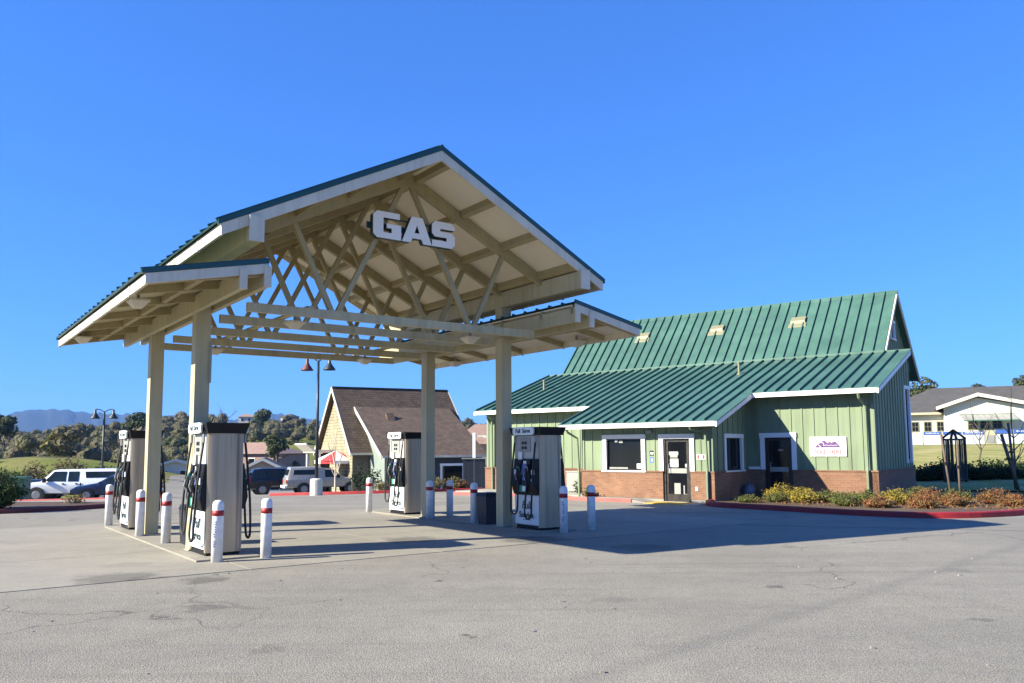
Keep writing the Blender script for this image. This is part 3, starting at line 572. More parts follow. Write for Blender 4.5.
# ------------------------------------------------------------------ fuel pumps
def make_pump(label, loc, rz):
    p = thing('fuel_pump', label, 'fuel pump', loc, rz, 'fuel pumps under the canopy')
    W, D = .43, .285                                     # half width along v (local y), half depth along u (local x)
    bx('plinth', MT['black'], p, (-D + .02, -W + .02, 0), (D - .02, W - .02, .08))
    bx('cabinet', MT['pump_grey'], p, (-D + .03, -W + .02, .08), (D - .03, W - .02, 1.95))
    for sy in (-1, 1):                                   # rounded stainless end panels
        pts = []
        for k in range(9):
            t = -1 + 2 * k / 8; pts.append((t * (D + .0), sy * (W - .0 + .055 * (1 - t * t) ** .5), .05))
        e = MB().prism(pts + [(D, sy * (W - .06), .05), (-D, sy * (W - .06), .05)], (0, 0, 1.9)).build('end_panel', MT['steel'], p); smooth_by_angle(e, 50); e.data.polygons.foreach_set('use_smooth', [True] * len(e.data.polygons))
    v = MB().hexa([(-D - .02, -W - .06, 1.95), (D + .02, -W - .06, 1.95), (D + .02, W + .06, 1.95), (-D - .02, W + .06, 1.95), (-D - .07, -W - .11, 2.12), (D + .07, -W - .11, 2.12), (D + .07, W + .11, 2.12), (-D - .07, W + .11, 2.12)]).build('valance', MT['black'], p)
    for sx in (-1, 1):
        mx = lambda y, z, x=0: basis((0, -sx * -1 if sx > 0 else -1, 0), (0, 0, 1), (sx * (D + x), y, z))
        # badge on the valance
        oct_ = [(-.36, -.05), (-.31, -.085), (.31, -.085), (.36, -.05), (.36, .05), (.31, .085), (-.31, .085), (-.36, .05)]
        b = MB().prism([(sx * (D + .075), y, 2.04 + z) for y, z in oct_], (sx * .03, 0, 0)).build('badge', MT['panel_white'], v)
        text('badge_lettering', 'Full  Serve', .12, MT['navyletter'], v, basis((0, sx, 0), (0, 0, 1), (sx * (D + .108), 0, 2.04)), .002, .003)
        bx('upper_panel', MT['pump_grey'], p, (sx * (D - .03), -.40, 1.46), (sx * (D + .005), .40, 1.94))
        bx('price_display', MT['galv'], p, (sx * (D + .005), -.14, 1.60), (sx * (D + .02), .22, 1.9))
        for iy in (0, 1):
            for iz in (0, 1): bx('readout', MT['black'], p, (sx * (D + .02), -.02 + .1 * iy, 1.66 + .1 * iz), (sx * (D + .026), .05 + .1 * iy, 1.72 + .1 * iz))
        c = MB().prism([(sx * D, -.41, .72), (sx * (D + .05), -.41, .72), (sx * (D + .10), -.41, .92), (sx * (D + .03), -.41, 1.46), (sx * D, -.41, 1.46)], (0, .82, 0)).build('console', MT['black'], p)
        scr = MB().prism([(sx * (D + .052), -.1, 1.36), (sx * (D + .084), -.1, 1.12), (sx * (D + .092), -.1, 1.12), (sx * (D + .06), -.1, 1.36)], (0, .2, 0)).build('screen', MT['blueglass'], c)
        for (y, z, w, h, mt) in ((0, 1.38, .11, .07, 'paper'), (0.02, 1.05, .1, .08, 'blue_label'), (.3, 1.18, .09, .1, 'paper'), (-.3, 1.18, .09, .1, 'paper'), (.3, 1.02, .05, .04, 'paper'), (-.02, .84, .26, .14, 'green_label'), (.04, .84, .12, .1, 'paper'), (-.18, 1.5, .13, .22, 'paper')):
            xx = D + .028 + .075 * (1.46 - z) / .5 if z < 1.46 and z > .92 else (D + .096 if z < .92 else D + .03)
            bx('sticker', MT[mt], c, (sx * xx, y * sx - w / 2, z - h / 2), (sx * (xx + .012 + (.006 if mt == 'paper' else 0)), y * sx + w / 2, z + h / 2))
        lp = bx('lower_panel', MT['panel_white'], p, (sx * (D - .03), -.40, .1), (sx * (D + .012), .40, .70))
        mt = lambda z: basis((0, sx, 0), (0, 0, 1), (sx * (D + .016), -.02 * sx, z))
        text('panel_lettering', 'Full', .22, MT['navyletter'], lp, mt(.49), .002, .004, .2)
        text('panel_lettering', 'Service', .17, MT['navyletter'], lp, mt(.29), .002, .005)
        bx('panel_rule', MT['navyletter'], lp, (sx * (D + .012), -.14, .19), (sx * (D + .016), .14, .2))
        # hose booms, hoses and nozzles
        for y, lowz in ((-.36, .22), (.36, .3)):
            x0 = sx * (D + .05)
            MB().tube([(x0, y, 1.94), (x0, y, 1.80)], .022).build('swivel', MT['galv'], p)
            path = []
            s_ = -1 if y > 0 else 1; rr = .12
            for k in range(9): path.append((x0 + sx * .12 * math.sin(k / 16 * math.pi), y, 1.82 + (lowz + rr - 1.82) * k / 8))
            for k in range(1, 9): path.append((x0 + sx * .12, y + s_ * rr * (1 - math.cos(k / 8 * math.pi)), lowz + rr - rr * math.sin(k / 8 * math.pi)))
            for k in range(1, 7): path.append((x0 + sx * (.12 - .05 * k / 6), y + s_ * rr * 2 * (1 - .12 * k / 6), lowz + rr + (1.02 - lowz - rr) * k / 6))
            for _ in range(2): path = [path[0]] + [tuple((a + 2 * b + c_) / 4 for a, b, c_ in zip(path[i - 1], path[i], path[i + 1])) for i in range(1, len(path) - 1)] + [path[-1]]
            MB().tube(path, .02, 6).build('hose', MT['rubber'], p, smooth=True)
            yn = path[-1][1]; xn = path[-1][0]
            nz = MB().tube([(xn, yn, 1.0), (xn + sx * .035, yn, 1.12), (xn + sx * .02, yn, 1.24), (xn - sx * .03, yn, 1.34), (xn - sx * .07, yn, 1.38)], [.022, .03, .034, .02, .013], 8).build('nozzle', MT['rubber'], p)
            MB().tube([(xn + sx * .05, yn, 1.02), (xn + sx * .085, yn, 1.1), (xn + sx * .06, yn, 1.2)], .009, 5).build('trigger_guard', MT['galv'], nz)
            bx('nozzle_grip', MT['green_label'] if y > 0 else MT['galv'], nz, (xn - .028, yn - .03, 1.21), (xn + .028 + sx * .02, yn + .03, 1.3))
            bx('holster', MT['black'], p, (sx * (D + .02), yn - .06, 1.0), (sx * (D + .085), yn + .06, 1.44))
    return p
PUMPS = [(-3.08, -2.25, 'tall stainless fuel pump at the near end of the left island'), (3.55, -2.42, 'stainless fuel pump at the near end of the right island beside the store'),
         (-3.1, 3.35, 'stainless fuel pump at the far end of the left island behind the column'), (3.42, 3.05, 'stainless fuel pump at the far end of the right island behind the column')]
pump0 = None
for u, v, lab in PUMPS:
    if pump0 is None: pump0 = make_pump(lab, cw(u, v, .055), TH)
    else:
        q = copy_tree(pump0); q['label'] = lab; q.location = cw(u, v, .055)
# ------------------------------------------------------------------ bollards
post_me = MB().lathe([(.085, 0), (.085, .87), (.078, .905), (.055, .928), (.02, .938)], 16).mesh('post', M('scuffed white paint', (.76, .76, .75), .5, var=.2, scale=9), True)
band_me = MB().lathe([(.0865, .70), (.0865, .785)], 16).mesh('band', MT['red'], True)
BOL = [(-3.341, -3.223, 'at the near left corner of the left island', .09), (-2.579, -3.238, 'at the near right corner of the left island', 0), (-3.376, -.235, 'beside the near left column and the dark bin', 0),
       (-2.75, -.3, 'behind the dark bin of the left island', 0), (-3.475, 1.42, 'in front of the far left column', 0), (-3.449, 4.75, 'at the far end of the left island', 0),
       (3.56, -3.253, 'with blue lettering at the near end of the right island', .0), (4.298, -3.263, 'standing clear at the near right corner of the right island', 0), (3.22, -.466, 'left of the bin by the right front column', 0),
       (3.1, 1.32, 'hiding the foot of the far right column', 0), (3.70, 1.35, 'just right of the far right column', 0), (3.01, 4.43, 'at the far left end of the right island', 0)]
for i, (u, v, where, tilt) in enumerate(BOL):
    b = thing('bollard', 'white bollard with red band ' + where, 'bollard', cw(u, v, .028), TH, 'bollards around the pump islands')
    if tilt: b.rotation_euler.x = .018
    link('post', post_me, b); link('band', band_me, b)
    if i in (0, 6):
        mb = MB(); rng = random.Random(4 + i); ang0 = math.atan2(-1.72, -.3 if i else .2) - .15 - TH + .62 * (0)
        for k in range(11):
            if k == 7: continue
            z = .60 - k * .037
            for s_ in range(3):
                a = -2.35 + rng.uniform(-.26, .2); h = rng.uniform(.008, .026); w = rng.uniform(.08, .2)
                pts = [(.0875 * math.cos(a + d), .0875 * math.sin(a + d), z + e) for d, e in ((-w / 2, 0), (w / 2, 0), (w / 2, h), (-w / 2, h))]
                mb.prism(pts, (.002 * math.cos(a), .002 * math.sin(a), 0))
        mb.build('worn_lettering', MT['blueletter'], b)
# bins
for u, v, sz, lab in ((-3.02, -.62, .19, 'dark waste bin between the bollards of the left island'), (3.32, -.9, .2, 'dark waste bin beside the right front column')):
    b = thing('waste_bin', lab, 'bin', cw(u, v, .055), TH)
    s = sz; MB().hexa([(-s * .85, -s * .85, 0), (s * .85, -s * .85, 0), (s * .85, s * .85, 0), (-s * .85, s * .85, 0), (-s, -s, .62), (s, -s, .62), (s, s, .62), (-s, s, .62)]).build('body', MT['bin'], b)
    MB().hexa([(-s * 1.05, -s * 1.05, .62), (s * 1.05, -s * 1.05, .62), (s * 1.05, s * 1.05, .62), (-s * 1.05, s * 1.05, .62), (-s * .9, -s * .9, .70), (s * .9, -s * .9, .70), (s * .9, s * .9, .70), (-s * .9, s * .9, .70)]).build('lid', MT['black'], b)

# ------------------------------------------------------------------ store
ST = thing('store', 'sage green board and batten store with green metal roof and brick base', 'store', (BX0, BY0, 0), TB - math.pi / 2)
RM, RZ = .34, 3.487
def zr_(q): return RZ + RM * q
QJ, QR, ZRB, QE = 4.447, 6.682, 7.486, 9.75
ZJ = zr_(QJ); SF = (ZRB - ZJ) / (QR - QJ); ZE = ZRB - 1.0 * (QE - QR)
D1, D2, A1, A2, A3 = .706, 2.838, 15.116, 9.499, 3.895
NV0, NV1 = -14.35, -.8                                    # nave verges
class Plane:                                              # wall plane: s along, d outward, z up
    def __init__(s, o, sd, od): s.o, s.sd, s.od = Vector((*o, 0)), Vector((*sd, 0)), Vector((*od, 0))
    def p(s, a, d, z): v = s.o + s.sd * a + s.od * d; return (v.x, v.y, z)
    def box(s, name, mat, parent, s0, s1, d0, d1, z0, z1, z2=None, z3=None):
        z2 = z1 if z2 is None else z2      # top height at s1
        pts = [s.p(s0, d0, z0), s.p(s1, d0, z0), s.p(s1, d1, z0), s.p(s0, d1, z0), s.p(s0, d0, z1), s.p(s1, d0, z2), s.p(s1, d1, z2), s.p(s0, d1, z1)]
        return MB().hexa(pts).build(name, mat, parent)
FRONT = lambda q: Plane((0, q), (1, 0), (0, -1))
SIDE = lambda a: Plane((a, 0), (0, 1), (1, 0))
def siding(pl, s0, s1, z0, top, openings, pitch=.38, name='wall'):
    w = link(name, None, ST)
    n = max(1, round((s1 - s0) / pitch)); js = [s0 + (s1 - s0) * i / n for i in range(n + 1)]
    for i in range(n):
        cuts = sorted({js[i], js[i + 1]} | {c for o in openings for c in o[:2] if js[i] + .02 < c < js[i + 1] - .02})
        for a, b in zip(cuts, cuts[1:]):
            m = (a + b) / 2; op = [o for o in openings if o[0] <= m <= o[1]]
            spans = [(z0, None)] if not op else ([(z0, op[0][2])] if op[0][2] > z0 + .02 else []) + [(op[0][3], None)]
            for za, zb in spans:
                pl.box('board', MT['sage'], w, a + .001, b - .001, -.1, 0, za, top(a) if zb is None else zb, top(b) if zb is None else zb)
    for j in js:
        a, b = max(s0, j - .024), min(s1, j + .024); op = [o for o in openings if o[0] - .02 < j < o[1] + .02]
        spans = [(z0, None)] if not op else ([(z0, op[0][2])] if op[0][2] > z0 + .02 else []) + [(op[0][3], None)]
        for za, zb in spans: pl.box('batten', MT['sage'], w, a, b, .0005, .022, za, (top(a) if zb is None else zb) - .002, (top(b) if zb is None else zb) - .002)
    return w
def wainscot(pl, s0, s1, gaps=()):
    w = link('brick_base', None, ST); e = sorted([s0, s1] + [g for gp in gaps for g in gp])
    for a, b in zip(e[::2], e[1::2]):
        pl.box('brick_course', MT['brick'], w, a, b, -.1, .06, .13, .955)
        pl.box('footing', MT['kerb'], w, a, b, -.1, .045, -.02, .13)
        pl.box('ledge', MT['brick'], w, a - .01, b + .01, -.1, .085, .955, 1.0)
def frame(parent, pl, s0, s1, z0, z1, w=.12, d=.05, sill=True, mat='white'):
    pl.box('frame_side', MT[mat], parent, s0, s0 + w, -.1, d, z0, z1 - w); pl.box('frame_side', MT[mat], parent, s1 - w, s1, -.1, d, z0, z1 - w)
    pl.box('frame_head', MT[mat], parent, s0 - .015, s1 + .015, -.1, d + .012, z1 - w, z1)
    if sill: pl.box('frame_sill', MT[mat], parent, s0 - .03, s1 + .03, -.1, d + .04, z0 - .05, z0)
def window(pl, s0, s1, z0, z1, mullions=1, w=.12, glass='glass', sill=True):
    wd = link('window', None, ST); frame(wd, pl, s0, s1, z0, z1, w, sill=sill)
    a, b, c, d = s0 + w, s1 - w, z0 + (.0 if sill else w), z1 - w
    for x0, x1 in ((a, a + .04), (b - .04, b)): pl.box('sash', MT['dark'], wd, x0, x1, -.09, -.03, c, d)
    pl.box('sash', MT['dark'], wd, a + .04, b - .04, -.09, -.03, c, c + .04); pl.box('sash', MT['dark'], wd, a + .04, b - .04, -.09, -.03, d - .04, d)
    n = mullions; step = (b - a - .08) / n
    for i in range(n):
        pl.box('pane', MT[glass], wd, a + .04 + i * step + .008, a + .04 + (i + 1) * step - .008, -.075, -.06, c + .04, d - .04)
        if i: pl.box('mullion', MT['dark'], wd, a + .04 + i * step - .015, a + .04 + i * step + .015, -.088, -.035, c + .04, d - .04)
    return wd
def door(pl, s0, s1, z0, z1, w=.15, handle_left=True, transom=0):
    dr = link('door', None, ST); frame(dr, pl, s0, s1, .98, z1, w, sill=False)
    a, b = s0 + w, s1 - w; t = z1 - w
    for x0, x1 in ((a, a + .06), (b - .06, b)): pl.box('jamb', MT['dark'], dr, x0, x1, -.1, .01, z0, t)
    pl.box('stile', MT['dark'], dr, a + .062, a + .14, -.06, -.02, z0 + .02, t - .02); pl.box('stile', MT['dark'], dr, b - .14, b - .062, -.06, -.02, z0 + .02, t - .02)
    pl.box('rail', MT['dark'], dr, a + .14, b - .14, -.06, -.02, t - .1, t - .02); pl.box('rail', MT['galv'], dr, a + .141, b - .141, -.06, -.018, .93, 1.08); pl.box('kick_plate', MT['dark'], dr, a + .14, b - .14, -.06, -.02, z0 + .02, z0 + .25)
    pl.box('pane', MT['glass'], dr, a + .14, b - .14, -.05, -.04, 1.08, t - .1); pl.box('pane', MT['glass'], dr, a + .14, b - .14, -.05, -.04, z0 + .25, .93)
    h = MB().tube([pl.p(a + .18 if handle_left else b - .18, -.02, .9), pl.p(a + .18 if handle_left else b - .18, .045, .93), pl.p(a + .18 if handle_left else b - .18, .045, 1.2), pl.p(a + .18 if handle_left else b - .18, -.02, 1.23)], .012, 6).build('handle', MT['galv'], dr)
    pl.box('threshold', MT['galv'], dr, a, b, -.1, .08, -.01, z0 + .015)
    return dr, a, b
# cores (hidden behind the boards)
bx('inner_wall', MT['interior'], ST, (-14.8, .75, 0), (-1.25, 9.0, 3.2)); bx('inner_wall', MT['interior'], ST, (-8.8, -2.1, 0), (-4.45, .2, 2.3))
# right front wall
PR = FRONT(.5); SP = -4.27
door_r = (-3.84, -2.655, .03, 2.19)
siding(PR, SP, -.27, .98, lambda s: zr_(.5) - .12, [door_r]); wainscot(PR, SP + .02, -.2, [(door_r[0] + .13, door_r[1] - .13)])
dr, a, b = door(PR, *door_r); PR.box('trim_board', MT['white'], ST, SP + .02, door_r[0] - .02, 0, .05, 1.0, 1.09)
PR.box('notice', MT['beige'], dr, a + .42, a + .58, -.038, -.034, 1.6, 1.66)
# porch front
PP = FRONT(-2.338); W1 = (-8.165, -6.57, 1.0, 2.17); DP = (-6.07, -4.86, .03, 2.16)
siding(PP, -9.0, SP, .98, lambda s: zr_(-2.338) - .12, [W1, DP]); wainscot(PP, -9.0, SP + .07, [(DP[0] + .13, DP[1] - .13)])
w1 = window(PP, *W1, mullions=1, w=.14)
PP.box('notice', MT['paper'], w1, W1[1] - .36, W1[1] - .2, -.055, -.05, 1.06, 1.22); PP.box('notice', MT['paper'], w1, W1[0] + .42, W1[0] + .52, -.055, -.05, 1.93, 1.99)
PP.box('notice', MT['galv'], w1, W1[0] + .58, W1[0] + .72, -.055, -.05, 1.9, 1.98); PP.box('counter_edge', MT['galv'], w1, W1[0] + .2, W1[0] + .9, -.055, -.05, 1.045, 1.1)
dr, a, b = door(PP, *DP)
for (x0, x1, z0, z1, mt) in ((.17, .48, 1.5, 1.6, 'paper'), (.2, .46, 1.42, 1.5, 'galv'), (.2, .48, 1.12, 1.38, 'paper'), (.06, .13, 1.08, 1.3, 'paper'), (.72, .82, 1.12, 1.22, 'paper'), (.33, .54, .28, .62, 'galv')):
    PP.box('notice', MT[mt], dr, a + x0, a + x1, -.036 + .001 * (x0 * 10), -.03 + .001 * (x0 * 10), z0, z1)
for x0, x1, z0, z1 in ((.66, .70, .25, .55), (.70, .84, .25, .29), (.80, .84, .29, .48)): PP.box('notice', MT['galv'], dr, a + x0 - .02, a + x1 - .02, -.036, -.03, z0, z1)
PP.box('sticker', MT['black'], ST, -6.42, -6.26, .002, .006, 1.48, 1.64); PP.box('sticker', MT['paper'], ST, -6.39, -6.29, .007, .010, 1.52, 1.59); PP.box('sticker', MT['blue_label'], ST, -6.41, -6.27, .002, .006, 1.26, 1.43); PP.box('sticker', MT['paper'], ST, -6.37, -6.31, .007, .010, 1.3, 1.38)
PP.box('sticker', MT['umb_white'], ST, -4.78, -4.5, .024, .028, 1.36, 1.52); PP.box('sticker', MT['umb_red'], ST, -4.76, -4.70, .029, .032, 1.38, 1.5); PP.box('sticker', MT['umb_red'], ST, -4.58, -4.52, .029, .032, 1.38, 1.5)
PP.box('outlet', MT['paper'], ST, -4.83, -4.75, .06, .075, .4, .52)
wl = PP.box('wall_lamp', MT['galv'], ST, -6.5, -6.3, .002, .1, 2.2, 2.28)
# porch right side wall
PS = SIDE(SP); W2 = (-1.5, .0, 1.0, 2.16)
siding(PS, -2.338, .5, .98, lambda s: zr_(s) - .12, [W2]); wainscot(PS, -2.40, .44)
window(PS, *W2, mullions=2, w=.13)
bx('wall', MT['sage'], ST, (-9.0, -2.33, .0), (-8.9, -.2, 2.4))
# left front wall
PL = FRONT(-.206)
siding(PL, -14.97, -8.99, .98, lambda s: zr_(-.206) - .12, []); wainscot(PL, -15.03, -8.99)
bx('wall', MT['sage'], ST, (-14.97, -.2, 0), (-14.85, 9.2, 3.2))
# right end wall, nave gables
PE = SIDE(-.27); W3 = (4.45, 5.28, 1.15, 3.82)
siding(PE, .5, 5.42, .98, lambda s: min(zr_(s), 4.85) - .12, [W3], .34); wainscot(PE, .44, 5.45)
window(PE, *W3, mullions=1, w=.12, glass='blueglass', sill=False)
bx('wall', MT['sage'], ST, (-1.3, 5.3, 0), (-.28, 5.42, 4.7)); bx('wall', MT['sage'], ST, (-1.15, 5.42, 0), (-1.04, 9.1, 4.7)); bx('wall', MT['sage'], ST, (-14.9, 9.08, 0), (-1.1, 9.2, 4.7))
PG = SIDE(-1.02); W4 = (6.3, 7.0, 5.72, 6.42)
siding(PG, QJ + .02, QE - .35, 4.7, lambda s: (min(ZJ + SF * (s - QJ), ZRB - 1.0 * (s - QR)) - .1), [W4], .3); window(PG, *W4, mullions=1, w=.1)
MB().prism([(NV0 + .25, QJ, ZJ - .1), (NV0 + .25, QR, ZRB - .12), (NV0 + .25, QE - .4, ZE + .2), (NV0 + .25, QE - .4, 4.4), (NV0 + .25, QJ, 4.4)], (.1, 0, 0)).build('wall', MT['sage'], ST)
# corner boards and trims
for pl, s in ((PR, -.36), (PP, -4.36), (PP, -9.0), (PL, -14.97)): pl.box('corner_board', MT['sage'], ST, s, s + .1, .0, .03, 1.001, (zr_(.5) if pl is PR else zr_(-2.338) if pl is PP else zr_(-.206)) - .13)
PE.box('corner_board', MT['sage'], ST, .47, .57, .0, .03, 1.001, zr_(.5) - .13); PS.box('corner_board', MT['sage'], ST, -2.368, -2.26, .0, .03, 1.001, zr_(-2.338) - .13)
# roof panels
low = link('lower_roof', None, ST); ndeck = link('upper_roof', None, ST)
segs = [(-A1, -A2, -D1), (-A2, -A3, -D2), (-A3, 0, 0)]
for a, b, qe in segs:
    metal_panels(low, MT['roof'], None, .40, a, b, lambda x, qe=qe: ((x, QJ if NV0 > -1e9 else 0, zr_(QJ)), (x, qe - .02, zr_(qe - .02))), .07)
    bx('gutter', MT['white'], ST, (a - .0, qe - .10, zr_(qe) - .15), (b + .0, qe - .0, zr_(qe) - .005)); 
    MB().hexa([(a + .02, qe + .0, zr_(qe) - .12), (b - .02, qe + .0, zr_(qe) - .12), (b - .02, QJ, ZJ - .12), (a + .02, QJ, ZJ - .12), (a + .02, qe + .0, zr_(qe) - .02), (b - .02, qe, zr_(qe) - .02), (b - .02, QJ, ZJ - .005 - .02), (a + .02, QJ, ZJ - .025)]).build('roof_deck', MT['sage'], low)
def verge(x, q0, q1, zf, w=.05, mat='white', h=.14):
    MB().prism([(x - w / 2, q0, zf(q0) + .01), (x - w / 2, q1, zf(q1) + .01), (x - w / 2, q1, zf(q1) - h), (x - w / 2, q0, zf(q0) - h)], (w, 0, 0)).build('verge_board', MT[mat], ST)
verge(.025, -.1, QJ, zr_); verge(-A3 + .025, -D2 - .1, 0, zr_); verge(-A2 - .025, -D2 - .1, -D1, zr_); verge(-A1 - .025, -D1 - .1, QJ, zr_)
for xx, q0, q1, s_ in ((.025, -.1, QJ, 1), (-A3 + .025, -D2 - .1, 0, 1), (-A2 - .025, -D2 - .1, -D1, -1), (-A1 - .025, -D1 - .1, QJ, -1)):
    MB().prism([(xx - .06, q0, zr_(q0) + .012), (xx - .06, q1, zr_(q1) + .012), (xx - .06, q1, zr_(q1) + .05), (xx - .06, q0, zr_(q0) + .05)], (.1, 0, 0)).build('verge_flashing', MT['roof'], ST)
zf1 = lambda q: ZJ + SF * (q - QJ); zf2 = lambda q: ZRB - 1.0 * (q - QR)
metal_panels(ndeck, MT['roof'], None, .40, NV0, NV1, lambda x: ((x, QR, ZRB), (x, QJ - .02, ZJ + .0)), .07)
MB().hexa([(NV0, QR, ZRB - .12), (NV1, QR, ZRB - .12), (NV1, QE, ZE - .1), (NV0, QE, ZE - .1), (NV0, QR, ZRB + .01), (NV1, QR, ZRB + .01), (NV1, QE, ZE + .02), (NV0, QE, ZE + .02)]).build('rear_roof_sheet', MT['roof'], ndeck)
MB().hexa([(NV0, QJ + .05, zf1(QJ + .05) - .1), (NV1, QJ + .05, zf1(QJ + .05) - .1), (NV1, QR, ZRB - .12), (NV0, QR, ZRB - .12), (NV0, QJ + .05, zf1(QJ + .05) - .03), (NV1, QJ + .05, zf1(QJ + .05) - .03), (NV1, QR, ZRB - .02), (NV0, QR, ZRB - .02)]).build('roof_deck', MT['sage'], ndeck)
verge(NV1 + .03, QJ, QR, zf1, .05, 'trim', .16); verge(NV1 + .03, QR, QE, zf2, .05, 'trim', .18); verge(NV0 - .03, QJ, QR, zf1, .05, 'trim', .16)
MB().prism([(NV0 - .05, QR - .14, ZRB - .11), (NV0 - .05, QR, ZRB + .075), (NV0 - .05, QR + .14, ZRB - .08)], (NV1 - NV0 + .1, 0, 0)).build('ridge_cap', MT['roof'], ndeck)
bx('flashing', MT['roof'], ST, (NV0, QJ - .16, ZJ - .02), (NV1 + .04, QJ - .01, ZJ + .07)); bx('flashing', MT['roof'], ST, (NV1 + .04, QJ - .06, ZJ - .03), (.04, QJ + .05, ZJ + .06)); bx('flashing', MT['roof'], ST, (-A1 - .04, QJ - .06, ZJ - .03), (NV0, QJ + .05, ZJ + .06))
# roof vents, pipes
for a in (-11.0, -7.56, -4.2):
    q = QJ + 1.28; z = zf1(q)
    v = MB().prism([(a - .27, q - .02, z), (a - .27, q + .26, z + SF * .28), (a - .27, q + .2, z + SF * .28 + .06), (a - .27, q + .0, z + .2)], (.56, 0, 0)).build('roof_vent', MT['beigemetal'], ST)
    MB().hexa([(a - .33, q - .12, z - SF * .10 + .03), (a + .35, q - .12, z - SF * .10 + .03), (a + .35, q + .0, z + .05), (a - .33, q + .0, z + .05), (a - .33, q - .12, z - SF * .10 + .07), (a + .35, q - .12, z - SF * .10 + .07), (a + .35, q, z + .1), (a - .33, q, z + .1)]).build('vent_flange', MT['beigemetal'], v)
for a, q in ((-5.35, 2.6), (-13.6, 1.9)):
    MB().lathe([(.09, -.05), (.09, .03), (.045, .06), (.045, .42), (.06, .42), (.06, .46), (.03, .47)], 10, (a, q, zr_(q))).build('vent_pipe', MT['beigemetal'], ST)
# downspouts
def downspout(pts, mat='sage'): MB().tube(pts, .045, 6).build('downspout', MT[mat], ST)
downspout([(-.55, -.06, zr_(0) - .12), (-.55, .0, zr_(0) - .28), (-.5, .38, zr_(0) - .48), (-.48, .4, zr_(0) - .7), (-.48, .38, 1.1), (-.48, .35, .95), (-.48, .35, .05)])
downspout([(-4.75, -D2 - .06, zr_(-D2) - .1), (-4.75, -D2, zr_(-D2) - .22), (-4.42, -2.5, zr_(-D2) - .34), (-4.40, -2.46, 1.1), (-4.4, -2.48, .9), (-4.4, -2.48, .05)])
downspout([(-9.3, -D2 - .04, zr_(-D2) - .1), (-9.3, -D2 + .05, zr_(-D2) - .25), (-9.1, -2.5, zr_(-D2) - .45), (-9.08, -2.44, 1.0), (-9.08, -2.44, .1)])
downspout([(-14.6, -D1 - .04, zr_(-D1) - .1), (-14.6, -.35, zr_(-D1) - .35), (-14.6, -.32, .1)])
# utility box on the left wall, planter pot, sign
ub = bx('meter_box', MT['galv'], ST, (-10.9, -.5, .15), (-10.3, -.27, .85)); bx('meter_lid', MT['galv'], ub, (-10.92, -.52, .85), (-10.28, -.25, .89))
SG = thing('store_sign', 'white wall sign with purple mountain logo reading sold here', 'sign', bw(-1.66, .478, 0), TB - math.pi / 2)
bx('sign_board', MT['plainwhite'], SG, (-.56, -.02, 1.43), (.56, .0, 2.04))
mt = [(-.40, 1.70), (-.28, 1.86), (-.2, 1.90), (-.08, 1.92), (.0, 1.84), (.05, 1.90), (.11, 1.85), (.2, 1.9), (.25, 1.88), (.4, 1.70)]
MB().prism([(x, -.022, z) for x, z in mt], (0, -.003, 0)).build('mountain_logo', MT['purple'], SG)
curl = [(-.20 + .085 * math.cos(t) , -.0285, 1.80 + .06 * math.sin(t)) for t in [k * .35 for k in range(-2, 14)]]
MB().tube(curl + [(-.24, -.0285, 1.72)], .009, 5).build('logo_script', MT['plainwhite'], SG)
MB().tube([(-.1 + .0235 * k, -.0285, 1.755 + (.022 if k % 2 else 0) * (1 if k % 3 else 1.7)) for k in range(18)], .008, 5).build('logo_script', MT['plainwhite'], SG)
text('sign_lettering', 'SOLD HERE', .165, MT['pinkprint'], SG, basis((1, 0, 0), (0, 0, 1), (0, -.024, 1.56)), .003, .004)
for sx in (-1, 1): MB().tube([(sx * (.46 + .03 * math.cos(t)), -.022, 1.74 + .03 * math.sin(t)) for t in [k * .5 for k in range(9)]], .004, 4).build('flourish', MT['galv'], SG)
pt = thing('plant_pot', 'blue grey glazed pot in the porch corner', 'pot', bw(-3.98, -.25, .08))
MB().lathe([(.1, 0), (.19, .12), (.2, .3), (.14, .42), (.17, .46), (.14, .46), (.12, .4)], 14).build('pot', M('blue grey glaze', (.10, .13, .19), .3), pt, smooth=True)

# ------------------------------------------------------------------ vehicles
def loft(stations):
    """stations: (x, z_bottom, z_belt, z_top, w_bottom, w_belt, w_top)"""
    mb = MB(); n = None
    for (x, zb, zt, zp, wb, wt, wp) in stations:
        half = [(wb * .8, zb), (wb * .97, zb + .06), (wb, zb + (zt - zb) * .35), (wt, zb + (zt - zb) * .75), (wt * .975, zt), (wp + (wt * .975 - wp) * .1, zp - (zp - zt) * .14), (wp * .9, zp - .015), (wp * .5, zp + .012)]
        ring = [(x, -y, z) for y, z in half] + [(x, y, z) for y, z in reversed(half)]; n = len(ring); mb.v += ring
    m = len(stations)
    for j in range(m - 1):
        for k in range(n): mb.f.append((j * n + k, j * n + (k + 1) % n, (j + 1) * n + (k + 1) % n, (j + 1) * n + k))
    mb.f += [tuple(range(n - 1, -1, -1)), tuple(range((m - 1) * n, m * n))]
    return mb
